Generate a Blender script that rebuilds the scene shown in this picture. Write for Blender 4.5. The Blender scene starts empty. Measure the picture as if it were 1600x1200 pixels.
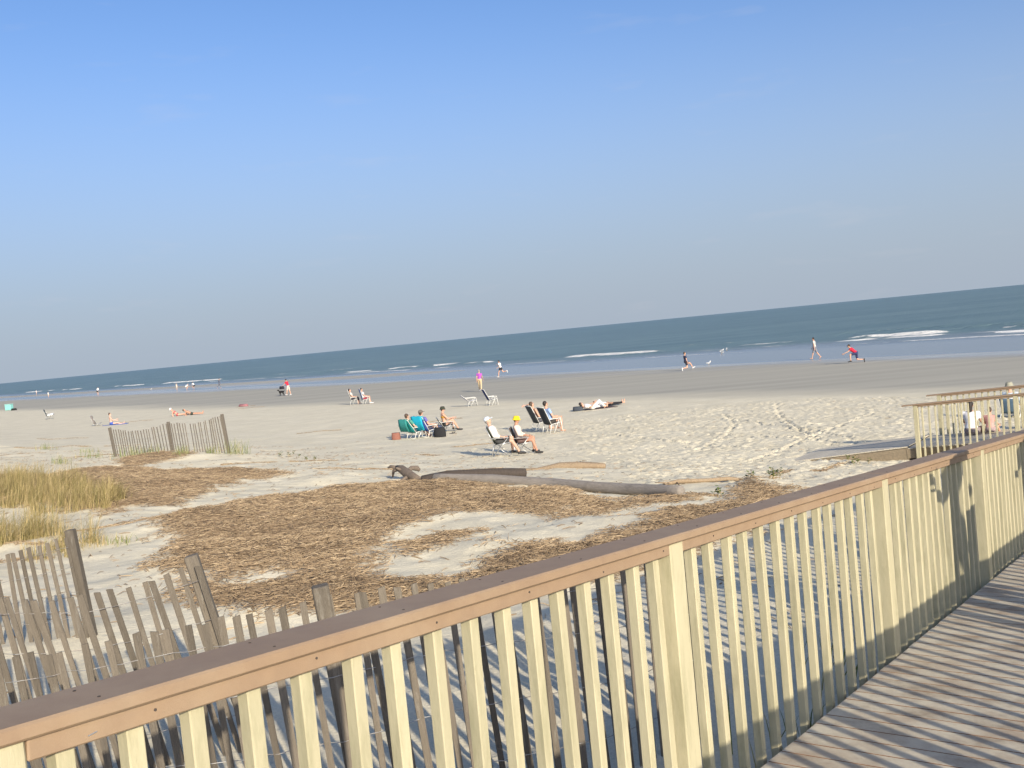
import bpy, bmesh, math, random
import numpy as np
from mathutils import Vector, Matrix
random.seed(7); RNG = np.random.default_rng(11)
sc = bpy.context.scene
COL = sc.collection
rad = math.radians

# ------------------------------------------------------------------ camera
HC = 1.6
cam_d = bpy.data.cameras.new('camera'); cam = bpy.data.objects.new('camera', cam_d); COL.objects.link(cam)
cam_d.sensor_width = 36.0; cam_d.lens = 36.0; cam_d.clip_start = 0.05; cam_d.clip_end = 30000
ROLL, PITCH = rad(5.533), rad(2.796)
cam.matrix_world = (Matrix.Translation((0, 0, HC)) @ Matrix.Rotation(rad(90) - PITCH, 4, 'X') @ Matrix.Rotation(-ROLL, 4, 'Z'))
sc.camera = cam
sc.render.resolution_x, sc.render.resolution_y = 1024, 768

# ------------------------------------------------------------------ sky and sun
SUN_EL = 21.0; SHADOW_HEADING = -23.0            # shadows run left and away from the camera
sun_az = rad(SHADOW_HEADING + 180)               # compass heading of the sun, clockwise from +Y
w = bpy.data.worlds.new('World'); sc.world = w; w.use_nodes = True
nt = w.node_tree; nt.nodes.clear()
wo = nt.nodes.new('ShaderNodeOutputWorld'); bg = nt.nodes.new('ShaderNodeBackground'); sky = nt.nodes.new('ShaderNodeTexSky')
sky.sky_type = 'NISHITA'; sky.sun_disc = False; sky.sun_elevation = rad(SUN_EL); sky.sun_rotation = sun_az
sky.altitude = 0; sky.air_density = 0.7; sky.dust_density = 2.2; sky.ozone_density = 4.5
bg.inputs['Strength'].default_value = 0.122
# a few thin fair-weather wisps low over the sea
tc = nt.nodes.new('ShaderNodeTexCoord'); mp = nt.nodes.new('ShaderNodeMapping'); mp.inputs['Scale'].default_value = (7, 7, 34)
nz = nt.nodes.new('ShaderNodeTexNoise'); nz.inputs['Scale'].default_value = 1.6; nz.inputs['Detail'].default_value = 5
rp = nt.nodes.new('ShaderNodeValToRGB'); rp.color_ramp.elements[0].position = 0.60; rp.color_ramp.elements[1].position = 0.80
rp.color_ramp.elements[0].color = (0, 0, 0, 1); rp.color_ramp.elements[1].color = (.12, .12, .12, 1)
mxc = nt.nodes.new('ShaderNodeMix'); mxc.data_type = 'RGBA'
mxc.inputs['B'].default_value = (3.5, 3.3, 3.4, 1)
nt.links.new(tc.outputs['Generated'], mp.inputs['Vector']); nt.links.new(mp.outputs['Vector'], nz.inputs['Vector'])
nt.links.new(nz.outputs['Fac'], rp.inputs['Fac']); nt.links.new(rp.outputs['Color'], mxc.inputs['Factor'])
# sea haze thickening towards the horizon, the same all the way round
sx = nt.nodes.new('ShaderNodeSeparateXYZ'); nt.links.new(tc.outputs['Generated'], sx.inputs['Vector'])
hz = nt.nodes.new('ShaderNodeValToRGB'); hz.color_ramp.interpolation = 'EASE'; he = hz.color_ramp.elements
he[0].position = 0.0; he[0].color = (.92, .92, .92, 1); he[1].position = 0.34; he[1].color = (0, 0, 0, 1)
nt.links.new(sx.outputs['Z'], hz.inputs['Fac'])
mxh = nt.nodes.new('ShaderNodeMix'); mxh.data_type = 'RGBA'; mxh.inputs['B'].default_value = (2.13, 2.47, 2.93, 1)
nt.links.new(hz.outputs['Color'], mxh.inputs['Factor']); nt.links.new(sky.outputs['Color'], mxh.inputs['A'])
nt.links.new(mxh.outputs['Result'], mxc.inputs['A']); nt.links.new(mxc.outputs['Result'], bg.inputs['Color'])
nt.links.new(bg.outputs['Background'], wo.inputs['Surface'])
sl = bpy.data.lights.new('sun', 'SUN'); sl.energy = 3.8; sl.angle = rad(0.53); sl.color = (1.0, 0.895, 0.715)
so = bpy.data.objects.new('sun', sl); COL.objects.link(so)
ld = Vector((math.sin(rad(SHADOW_HEADING)) * math.cos(rad(SUN_EL)), math.cos(rad(SHADOW_HEADING)) * math.cos(rad(SUN_EL)), -math.sin(rad(SUN_EL))))
so.rotation_euler = ld.to_track_quat('-Z', 'Y').to_euler(); so.location = (8, -20, 12)
vs = sc.view_settings; vs.view_transform = 'Standard'; vs.look = 'None'; vs.gamma = 1; vs.use_curve_mapping = False
vs.exposure = 0.72

# ------------------------------------------------------------------ materials
MATS = {}
def mat(name, col, rough=.7, col2=None, nscale=8., stretch=(1, 1, 1), amt=.5, bump=0., bscale=60., spec=.4, rnd=0., metal=0., world=False):
    m = bpy.data.materials.new(name); m.use_nodes = True; n = m.node_tree; N = n.nodes; L = n.links
    b = N['Principled BSDF']; b.inputs['Roughness'].default_value = rough; b.inputs['Metallic'].default_value = metal
    b.inputs['Specular IOR Level'].default_value = spec
    t = N.new('ShaderNodeTexCoord'); mpp = N.new('ShaderNodeMapping'); mpp.inputs['Scale'].default_value = stretch
    if world:
        g = N.new('ShaderNodeNewGeometry'); L.new(g.outputs['Position'], mpp.inputs['Vector'])
    else:
        oi = N.new('ShaderNodeObjectInfo'); ad = N.new('ShaderNodeVectorMath'); ad.operation = 'ADD'
        ml = N.new('ShaderNodeMath'); ml.operation = 'MULTIPLY'; ml.inputs[1].default_value = 37.0
        L.new(oi.outputs['Random'], ml.inputs[0]); L.new(t.outputs['Object'], ad.inputs[0]); L.new(ml.outputs[0], ad.inputs[1])
        L.new(ad.outputs[0], mpp.inputs['Vector'])
    x = N.new('ShaderNodeTexNoise'); x.inputs['Scale'].default_value = nscale; x.inputs['Detail'].default_value = 6; x.inputs['Roughness'].default_value = .65
    L.new(mpp.outputs['Vector'], x.inputs['Vector'])
    if col2 is None: col2 = tuple(c * .72 for c in col)
    r = N.new('ShaderNodeValToRGB'); e = r.color_ramp.elements
    e[0].position = .5 - .3 * amt - .05; e[1].position = .5 + .3 * amt + .05
    e[0].color = (*col2, 1); e[1].color = (*col, 1)
    L.new(x.outputs['Fac'], r.inputs['Fac']); out = r.outputs['Color']
    if rnd > 0:
        oi2 = N.new('ShaderNodeObjectInfo'); mr = N.new('ShaderNodeMapRange'); mr.inputs['To Min'].default_value = 1 - rnd; mr.inputs['To Max'].default_value = 1 + rnd
        L.new(oi2.outputs['Random'], mr.inputs['Value']); vm = N.new('ShaderNodeVectorMath'); vm.operation = 'SCALE'
        L.new(out, vm.inputs[0]); L.new(mr.outputs['Result'], vm.inputs['Scale']); out = vm.outputs[0]
    L.new(out, b.inputs['Base Color'])
    if bump > 0:
        x2 = N.new('ShaderNodeTexNoise'); x2.inputs['Scale'].default_value = bscale; x2.inputs['Detail'].default_value = 4; L.new(mpp.outputs['Vector'], x2.inputs['Vector'])
        bp = N.new('ShaderNodeBump'); bp.inputs['Strength'].default_value = bump; bp.inputs['Distance'].default_value = .01
        L.new(x2.outputs['Fac'], bp.inputs['Height']); L.new(bp.outputs['Normal'], b.inputs['Normal'])
    MATS[name] = m; return m
def M(name): return MATS[name]
_cloth = {}
def cloth(c, rough=.9):
    k = tuple(round(v, 3) for v in c) + (rough,)
    if k not in _cloth: _cloth[k] = mat('fabric', c, rough, tuple(v * .8 for v in c), nscale=22, amt=.7, spec=.2)
    return _cloth[k]

mat('cream_paint', (.49, .445, .295), .6, (.42, .38, .25), nscale=3, stretch=(6, 6, 1.2), amt=.9, bump=.12, bscale=45, rnd=.05)
mat('composite_brown', (.315, .217, .135), .62, (.25, .172, .112), nscale=14, stretch=(1, 1, 1), amt=1, bump=.15, bscale=420, spec=.4)
mat('grey_wood', (.185, .155, .118), .9, (.10, .085, .068), nscale=9, stretch=(6, 6, .5), amt=1, bump=.8, bscale=30, rnd=.22)
mat('far_fence_wood', (.20, .172, .138), .9, (.12, .104, .085), nscale=9, stretch=(6, 6, .5), amt=1, bump=.6, bscale=30, rnd=.15)
mat('wire', (.45, .45, .43), .5, (.3, .24, .2), metal=.7)
mat('palm_log', (.33, .29, .25), .95, (.2, .175, .15), nscale=5, stretch=(1, 1, 8), amt=1, bump=1.2, bscale=14)
mat('dark_log', (.085, .066, .055), .9, (.045, .036, .03), nscale=6, stretch=(4, 4, 1), amt=1, bump=1.2, bscale=20)
mat('pale_driftwood', (.36, .27, .175), .85, (.20, .145, .095), nscale=7, stretch=(4, 4, 1), amt=1, bump=.8, bscale=22)
mat('snag_wood', (.20, .155, .12), .9, (.1, .08, .065), nscale=8, amt=1, bump=1.4, bscale=20)
mat('white_frame', (.78, .77, .72), .4); mat('alu_frame', (.6, .6, .58), .35, metal=.6); mat('rim_wood', (.30, .24, .16), .85, (.2, .16, .11), stretch=(3, 3, 3), bump=.5)
mat('skin', (.56, .33, .235), .6, (.52, .30, .21), amt=1, spec=.35); mat('skin_tan', (.46, .25, .165), .6, (.42, .22, .15), amt=1, spec=.35); mat('skin_pale', (.64, .41, .31), .6, (.6, .37, .28), amt=1)
mat('hair_dark', (.03, .022, .018), .6, (.018, .014, .012)); mat('hair_brown', (.09, .055, .035), .6, (.06, .038, .025)); mat('hair_grey', (.33, .30, .27), .7); mat('hair_blond', (.42, .32, .19), .7)
mat('eye_dark', (.02, .02, .02), .3); mat('lips', (.42, .17, .14), .6)
mat('leaf_green', (.13, .17, .045), .7, (.08, .11, .03), nscale=6, rnd=.2); mat('stalk', (.36, .27, .14), .9)
mat('shoe_dark', (.035, .032, .03), .7); mat('shoe_white', (.75, .73, .7), .7)
mat('gull_white', (.8, .8, .79), .8); mat('gull_grey', (.35, .37, .40), .8); mat('beak', (.6, .35, .06), .6)
mat('dog_fur', (.022, .02, .02), .85)
mat('steel', (.7, .7, .68), .3, metal=.8)

def weather(name, col, scale, stretch, lo, hi, amount):
    m = M(name); N, L = m.node_tree.nodes, m.node_tree.links; b = N['Principled BSDF']; src = b.inputs['Base Color'].links[0].from_socket
    g = N.new('ShaderNodeNewGeometry'); mp = N.new('ShaderNodeMapping'); mp.inputs['Scale'].default_value = stretch; L.new(g.outputs['Position'], mp.inputs['Vector'])
    x = N.new('ShaderNodeTexNoise'); x.inputs['Scale'].default_value = scale; x.inputs['Detail'].default_value = 9; x.inputs['Roughness'].default_value = .72; L.new(mp.outputs['Vector'], x.inputs['Vector'])
    r = N.new('ShaderNodeMapRange'); r.inputs['From Min'].default_value = lo; r.inputs['From Max'].default_value = hi; r.inputs['To Max'].default_value = amount; L.new(x.outputs['Fac'], r.inputs['Value'])
    mx = N.new('ShaderNodeMix'); mx.data_type = 'RGBA'; L.new(r.outputs['Result'], mx.inputs['Factor']); L.new(src, mx.inputs['A']); mx.inputs['B'].default_value = (*col, 1); L.new(mx.outputs['Result'], b.inputs['Base Color'])
weather('cream_paint', (.25, .235, .14), 4, (4, 4, .7), .46, .74, .75)
weather('cream_paint', (.10, .085, .06), 38, (1, 1, .6), .70, .76, .8)
weather('composite_brown', (.36, .275, .185), 2.2, (1, 1, 1), .46, .74, .6)
weather('composite_brown', (.15, .10, .065), 30, (1, 1, 1), .69, .76, .7)
weather('grey_wood', (.30, .28, .24), 7, (4, 4, .6), .56, .78, .7)
weather('palm_log', (.16, .14, .12), 3, (1, 1, 1), .5, .7, .6)
# planks: weathered composite with sand blown over it
def plank_mat():
    m = mat('deck_plank', (.42, .34, .25), .8, (.34, .27, .195), nscale=4, stretch=(9, 1, 1), amt=1, bump=.4, bscale=30, rnd=.16)
    N, L = m.node_tree.nodes, m.node_tree.links; b = N['Principled BSDF']
    src = b.inputs['Base Color'].links[0].from_socket
    g = N.new('ShaderNodeNewGeometry'); x = N.new('ShaderNodeTexNoise'); x.inputs['Scale'].default_value = 3.2; x.inputs['Detail'].default_value = 8; x.inputs['Roughness'].default_value = .7
    L.new(g.outputs['Position'], x.inputs['Vector'])
    r = N.new('ShaderNodeValToRGB'); r.color_ramp.elements[0].position = .36; r.color_ramp.elements[1].position = .58
    r.color_ramp.elements[1].color = (.9, .9, .9, 1)
    L.new(x.outputs['Fac'], r.inputs['Fac']); mx = N.new('ShaderNodeMix'); mx.data_type = 'RGBA'
    L.new(r.outputs['Color'], mx.inputs['Factor']); L.new(src, mx.inputs['A']); mx.inputs['B'].default_value = (.60, .54, .42, 1)
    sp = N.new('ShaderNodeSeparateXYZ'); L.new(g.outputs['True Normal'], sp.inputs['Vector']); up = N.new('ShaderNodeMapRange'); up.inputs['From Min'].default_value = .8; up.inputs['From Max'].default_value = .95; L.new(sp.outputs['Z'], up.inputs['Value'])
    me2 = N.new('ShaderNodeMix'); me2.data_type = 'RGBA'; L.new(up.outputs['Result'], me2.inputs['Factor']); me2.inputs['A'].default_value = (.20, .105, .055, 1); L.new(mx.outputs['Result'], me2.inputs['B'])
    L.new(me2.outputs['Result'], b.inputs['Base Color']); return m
plank_mat()
mat('sandy_plank', (.62, .56, .44), .85, (.48, .42, .33), nscale=3, stretch=(1, 3, 1), amt=1, bump=.4, bscale=40, rnd=.06)

# ------------------------------------------------------------------ object helpers
class MB:
    def __init__(s): s.v = []; s.f = []
    def add(s, v, f):
        o = len(s.v); s.v += [tuple(p) for p in v]; s.f += [tuple(i + o for i in q) for q in f]; return s
    def box(s, c, h, R=None, bev=0.):
        """c centre, h half sizes; a chamfer of bev round every edge"""
        c = Vector(c); R = R or Matrix.Identity(3); x, y, z = h
        if bev <= 0:
            P = [(sx * x, sy * y, sz * z) for sz in (-1, 1) for sy in (-1, 1) for sx in (-1, 1)]
            F = [(0, 2, 3, 1), (4, 5, 7, 6), (0, 1, 5, 4), (2, 6, 7, 3), (0, 4, 6, 2), (1, 3, 7, 5)]
        else:
            P = []; idx = {}
            for sz in (-1, 1):
                for sy in (-1, 1):
                    for sx in (-1, 1):
                        for ax in range(3):
                            p = [sx * (x - bev), sy * (y - bev), sz * (z - bev)]; p[ax] = (sx, sy, sz)[ax] * (x, y, z)[ax]
                            idx[(sx, sy, sz, ax)] = len(P); P.append(p)
            F = []
            for ax in range(3):
                a, b2 = (ax + 1) % 3, (ax + 2) % 3
                for sg in (-1, 1):
                    q = []
                    for (i, j) in ((-1, -1), (1, -1), (1, 1), (-1, 1)):
                        t = [0, 0, 0]; t[ax] = sg; t[a] = i; t[b2] = j; q.append(idx[(*t, ax)])
                    F.append(tuple(q if sg > 0 else q[::-1]))
                for i in (-1, 1):
                    for j in (-1, 1):
                        t0 = [0, 0, 0]; t1 = [0, 0, 0]; t0[ax] = -1; t1[ax] = 1; t0[a] = t1[a] = i; t0[b2] = t1[b2] = j
                        q = [idx[(*t0, a)], idx[(*t1, a)], idx[(*t1, b2)], idx[(*t0, b2)]]
                        F.append(tuple(q if i * j < 0 else q[::-1]))
            for sx in (-1, 1):
                for sy in (-1, 1):
                    for sz in (-1, 1):
                        q = [idx[(sx, sy, sz, k)] for k in range(3)]
                        F.append(tuple(q if sx * sy * sz > 0 else q[::-1]))
        return s.add([c + R @ Vector(p) for p in P], F)
    def rings(s, R, cap=True):
        n = len(R[0]); V = [p for r in R for p in r]; F = []
        for k in range(len(R) - 1):
            for i in range(n):
                j = (i + 1) % n; F.append((k * n + i, k * n + j, (k + 1) * n + j, (k + 1) * n + i))
        if cap:
            F.append(tuple(range(n - 1, -1, -1))); F.append(tuple((len(R) - 1) * n + i for i in range(n)))
        return s.add(V, F)
    def tube(s, pts, rr, n=8, cap=True):
        pts = [Vector(p) for p in pts]
        if not hasattr(rr, '__len__'): rr = [rr] * len(pts)
        R = []; ref = None
        for i, p in enumerate(pts):
            d = (pts[min(i + 1, len(pts) - 1)] - pts[max(i - 1, 0)]).normalized()
            if ref is None:
                ref = d.cross(Vector((0, 0, 1)) if abs(d.z) < .9 else Vector((1, 0, 0))).normalized()
            a = (ref - d * ref.dot(d)).normalized(); b2 = d.cross(a); ref = a
            R.append([p + (a * math.cos(2 * math.pi * k / n) + b2 * math.sin(2 * math.pi * k / n)) * rr[i] for k in range(n)])
        return s.rings(R, cap)
    def capsule(s, p, q, r1, r2, n=10, flat1=False, flat2=False):
        p, q = Vector(p), Vector(q); d = (q - p).normalized(); P = []; r = []
        if not flat1:
            for a in (80, 50, 25): P.append(p - d * r1 * math.sin(rad(a))); r.append(r1 * math.cos(rad(a)))
        P.append(p); r.append(r1); P.append(q); r.append(r2)
        if not flat2:
            for a in (25, 50, 80): P.append(q + d * r2 * math.sin(rad(a))); r.append(r2 * math.cos(rad(a)))
        a = d.cross(Vector((0, 0, 1)) if abs(d.z) < .9 else Vector((1, 0, 0))).normalized(); b2 = d.cross(a)
        return s.rings([[c + (a * math.cos(2 * math.pi * k / n) + b2 * math.sin(2 * math.pi * k / n)) * rr for k in range(n)] for c, rr in zip(P, r)])
    def ell(s, c, ax, ay, az, n=12, m=8):
        c = Vector(c); ax, ay, az = Vector(ax), Vector(ay), Vector(az); R = []
        for k in range(1, m):
            a = math.pi * k / m - math.pi / 2
            R.append([c + az * math.sin(a) + (ax * math.cos(2 * math.pi * i / n) + ay * math.sin(2 * math.pi * i / n)) * math.cos(a) for i in range(n)])
        return s.rings(R)
    def mesh(s, name, m=None, smooth=False):
        me = bpy.data.meshes.new(name); me.from_pydata(s.v, [], s.f); me.validate()
        if m: me.materials.append(m)
        if smooth: me.polygons.foreach_set('use_smooth', [True] * len(me.polygons))
        me.update(); return me
def obj(name, data, parent=None, loc=None, rot=None, scale=None):
    o = bpy.data.objects.new(name, data); COL.objects.link(o)
    if parent: o.parent = parent
    if loc is not None: o.location = loc
    if rot is not None: o.rotation_euler = rot
    if scale is not None: o.scale = scale
    return o
def part(name, mb, m, parent, smooth=False): return obj(name, mb.mesh(name, m, smooth), parent)
def tag(o, label, cat, group=None):
    o['label'] = label; o['category'] = cat
    if group: o['group'] = group
    return o
def thing(name, label, cat, loc=(0, 0, 0), heading=0., group=None):
    """an Empty at the thing's base; heading clockwise from +Y in degrees"""
    o = obj(name, None, None, loc, (0, 0, -rad(heading))); o.empty_display_size = .2
    return tag(o, label, cat, group)

# ------------------------------------------------------------------ terrain
UD = (.764, .645); VD = (-.645, .764)                    # seaward and along-shore directions
SEA = HC - 4.45
PU = [-400, -5, 0, 3, 6, 9, 11, 13, 15, 18, 21, 24, 30, 40, 55, 72, 90, 100, 130, 400, 20000]
PH = [2.1, 2.5, 2.5, 2.5, 2.6, 2.72, 2.9, 3.05, 3.3, 3.6, 3.83, 3.98, 4.08, 4.18, 4.33, 4.45, 4.53, 4.75, 6.5, 9, 9]
def hsh(ix, iy, seed):
    h = (ix.astype(np.int64) * 374761393 + iy.astype(np.int64) * 668265263 + seed * 974711) & 0xffffffff
    h = ((h ^ (h >> 13)) * 1274126177) & 0xffffffff
    return ((h ^ (h >> 16)) & 0xffff) / 65535.
def vnoise(x, y, seed=0):
    ix, iy = np.floor(x), np.floor(y); fx, fy = x - ix, y - iy
    fx = fx * fx * (3 - 2 * fx); fy = fy * fy * (3 - 2 * fy)
    a = hsh(ix, iy, seed); b = hsh(ix + 1, iy, seed); c = hsh(ix, iy + 1, seed); d = hsh(ix + 1, iy + 1, seed)
    return (a * (1 - fx) + b * fx) * (1 - fy) + (c * (1 - fx) + d * fx) * fy - .5
def fbm(x, y, seed=0, o=4):
    s = 0; a = 1.
    for k in range(o): s = s + a * vnoise(x * 2 ** k + 17.3 * k, y * 2 ** k - 9.1 * k, seed + k); a *= .5
    return s
WRACK = [
 [(-6.36,17.5),(-5.74,18.75),(-4.75,20.16),(-3.91,21.13),(-3.06,22.77),(-1.59,22.23),(-0.2,20.25),(0.78,19.46),(1.42,17.18),(0.81,16.08),(0.37,14.97),(-0.2,15.82),(-1.03,16.52),(-1.29,15.74),(-1.9,15.03),(-2.05,14.01),(-1.94,13.16),(-1.86,12.19),(-1.81,11.29),(-1.32,11.08),(-0.98,11.2),(-0.6,10.31),(-1.4,9.41),(-2.76,10.1),(-3.39,10.73),(-4.05,11.37),(-4.11,12.38),(-4.92,13.12),(-5.7,16.26)],
 [(-1.84,13.54),(-1.08,13.99),(-0.88,13.92),(-1.11,13.18),(-1.49,12.75)],
 [(-0.89,10.85),(-0.59,12.27),(-0.2,12.99),(0.38,13.09),(0.56,12.58),(1.06,13.28),(1.71,14.44),(2.42,15.41),(2.89,15.81),(4.37,19.97),(4.96,19.13),(4.23,16.0),(2.05,11.89),(0.43,10.02),(-0.57,9.52)],
 [(0.65,19.22),(1.53,17.13),(2.74,18.0),(3.39,18.41),(2.51,16.53),(1.38,15.67),(0.45,14.72)],
 [(-16.08,29.48),(-13.86,29.47),(-11.88,30.07),(-9.97,28.87),(-8.16,27.02),(-6.93,26.84),(-5.78,25.06),(-6.56,24.16),(-6.67,21.96),(-6.81,19.48),(-7.62,19.86),(-7.53,18.83),(-9.27,20.64),(-12.06,21.97)],
 [(-12.4,31.4),(-13.0,34.0),(-11.6,34.2),(-10.4,32.8),(-11.1,30.8),(-11.33,29.4)]]
HOLES = [(-2.95, 11.75, .42, .3)]
def sdist(x, y, poly):
    """signed distance to a polygon, positive inside"""
    ins = np.zeros(x.shape, bool); d2 = np.full(x.shape, 1e9); n = len(poly)
    for i in range(n):
        (x0, y0), (x1, y1) = poly[i], poly[(i + 1) % n]; ex, ey = x1 - x0, y1 - y0
        t = np.clip(((x - x0) * ex + (y - y0) * ey) / (ex * ex + ey * ey), 0, 1)
        d2 = np.minimum(d2, (x - x0 - t * ex) ** 2 + (y - y0 - t * ey) ** 2)
        if abs(ey) > 1e-9: ins ^= ((y0 > y) != (y1 > y)) & (x < ex * (y - y0) / ey + x0)
    return np.where(ins, 1, -1) * np.sqrt(d2)
def wrack_mask(x, y):
    s = np.full(x.shape, -9.)
    near = (x > -18) & (x < 7) & (y > 8) & (y < 37)
    xs, ys = x[near], y[near]
    if xs.size:
        r = np.full(xs.shape, -9.)
        for p in WRACK: r = np.maximum(r, sdist(xs, ys, p))
        for (hx, hy, a, b) in HOLES: r = np.minimum(r, (np.hypot((xs - hx) / a, (ys - hy) / b) - 1) * .4)
        r = r + fbm(xs * 1.3, ys * 1.3, 40, 5) * .55
        s[near] = r
    return np.clip(s / .75 + .45, 0, 1)
def base_h(x, y):
    u = x * UD[0] + y * UD[1]; v = x * VD[0] + y * VD[1]
    z = HC - np.interp(u, PU, PH)
    dune = np.clip((22 - u) / 8, 0, 1)
    z = z + dune * (fbm(x * .35, y * .35, 3, 3) * .16 + fbm(x * 1.4, y * 1.4, 5, 3) * .05 + fbm(x * 4.5, y * 4.5, 6, 2) * .018)
    rough = np.clip((41 - u) / 4, 0, 1) * np.clip((u - 2) / 4, 0, 1)
    z = z + rough * (fbm(x * .8, y * .8, 9, 4) * .05)
    z = z + .27 * np.exp(-(((x + 10.2) / 2.6) ** 2 + ((y - 33.6) / 1.5) ** 2))       # mound the far fence stands on
    z = z + .16 * np.exp(-(((x - 4.7) / .9) ** 2 + ((y - 19.9) / .7) ** 2))          # hummock with plants
    bar = np.clip((v - 95) / 40, 0, 1) * .14 * np.exp(-((u - 87) / 6.0) ** 2)
    z = z + bar + np.clip((u - 45) / 20, 0, 1) * fbm(u * .09, v * .02, 21, 3) * .025
    return z
def ground(x, y): return float(base_h(np.array([float(x)]), np.array([float(y)]))[0])
def nodes_from(a, b, f):
    o = [a]
    while o[-1] < b: o.append(o[-1] + f(o[-1]))
    return o
gx = nodes_from(0, 900, lambda t: .09 if t < 15 else .09 * (1.045 ** (1 + (t - 15) / .5) if t < 40 else 1) if t < 40 else t * .06)
def xs_step(t): return .08 if t < 15 else (.08 + (t - 15) * .024)
gx = nodes_from(0, 900, lambda t: xs_step(t)); GX = np.array([-t for t in gx[:0:-1]] + gx)
gy = nodes_from(2, 1100, lambda t: .08 if t < 23 else (.0026 * t if t < 50 else .013 * t)); gyn = nodes_from(0, 120, lambda t: .15 + t * .08)
GY = np.array([2 - t for t in gyn[:0:-1]] + gy)
XX, YY = np.meshgrid(GX, GY)
ZZ = base_h(XX, YY); WM = wrack_mask(XX, YY)
ZZ = ZZ + WM * (.05 + .07 * (fbm(XX * 1.1, YY * 1.1, 60, 4) + .3) + .05 * vnoise(XX * 6, YY * 6, 71))
# footprints and drag tracks in the soft dry sand
def stamp(px, py, depth, a, b, ang):
    R = 2.6 * max(a, b); i0, i1 = np.searchsorted(GX, (px - R, px + R)); j0, j1 = np.searchsorted(GY, (py - R, py + R))
    if i1 - i0 < 2 or j1 - j0 < 2: return
    x = XX[j0:j1, i0:i1] - px; y = YY[j0:j1, i0:i1] - py; c, s = math.cos(ang), math.sin(ang)
    q = np.sqrt(((x * c + y * s) / a) ** 2 + ((-x * s + y * c) / b) ** 2)
    ZZ[j0:j1, i0:i1] += -depth * np.exp(-q ** 4) + depth * .45 * np.exp(-((q - 1.45) / .38) ** 2)
for k in range(11500):
    if k < 9000: x, y = random.uniform(-2, 17), random.uniform(21, 46)
    else: x, y = random.uniform(-26, 20), random.uniform(18, 58)
    u = x * UD[0] + y * UD[1]
    if not 14.5 < u < 40: continue
    if x < 2.5 and y < 30 and random.random() < .75: continue
    f = 1.0 if x > 2 else .55
    stamp(x, y, random.uniform(.014, .038) * f, random.uniform(.09, .16), random.uniform(.05, .085), random.uniform(0, 3.14))
for (x0, y0, x1, y1) in [(4.2, 44, 9.5, 27), (3.2, 38, 7.6, 27.5), (5.2, 30, 8.5, 42), (9.8, 30, 7.9, 40), (0.5, 47, 9, 30), (11.5, 45, 9, 31), (6, 26.4, 13, 37)]:
    n = 46; bend = random.uniform(-.8, .8)
    for k in range(n):
        t = k / (n - 1); off = bend * math.sin(math.pi * t) + random.uniform(-.05, .05)
        stamp(x0 + (x1 - x0) * t + off, y0 + (y1 - y0) * t + random.uniform(-.1, .1), random.uniform(.03, .06), .22, .085, math.atan2(y1 - y0, x1 - x0))
def grid_mesh(name, X, Y, Z, attrs=None, smooth=True):
    ny, nx = X.shape; me = bpy.data.meshes.new(name)
    co = np.stack([X, Y, Z], -1).reshape(-1, 3).astype(np.float32)
    i = np.arange(ny * nx).reshape(ny, nx)
    q = np.stack([i[:-1, :-1], i[:-1, 1:], i[1:, 1:], i[1:, :-1]], -1).reshape(-1, 4).astype(np.int32)
    me.vertices.add(len(co)); me.vertices.foreach_set('co', co.ravel())
    me.loops.add(q.size); me.loops.foreach_set('vertex_index', q.ravel())
    me.polygons.add(len(q)); me.polygons.foreach_set('loop_start', np.arange(0, q.size, 4, dtype=np.int32))
    me.polygons.foreach_set('use_smooth', np.ones(len(q), bool))
    me.update(calc_edges=True)
    for k, a in (attrs or {}).items():
        at = me.attributes.new(k, 'FLOAT', 'POINT'); at.data.foreach_set('value', a.ravel().astype(np.float32))
    return me
UU = XX * UD[0] + YY * UD[1]; VV = XX * VD[0] + YY * VD[1]
wet = np.clip((UU - 39.5 + fbm(UU * .2, VV * .06, 33, 4) * 3) / 5, 0, 1) * .55 + np.clip((UU - 62 + fbm(UU * .25, VV * .05, 35, 3) * 7) / 8, 0, 1) * .45
wet = wet - .3 * np.clip((VV - 95) / 40, 0, 1) * np.exp(-((UU - 87) / 5.5) ** 2)
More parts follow.
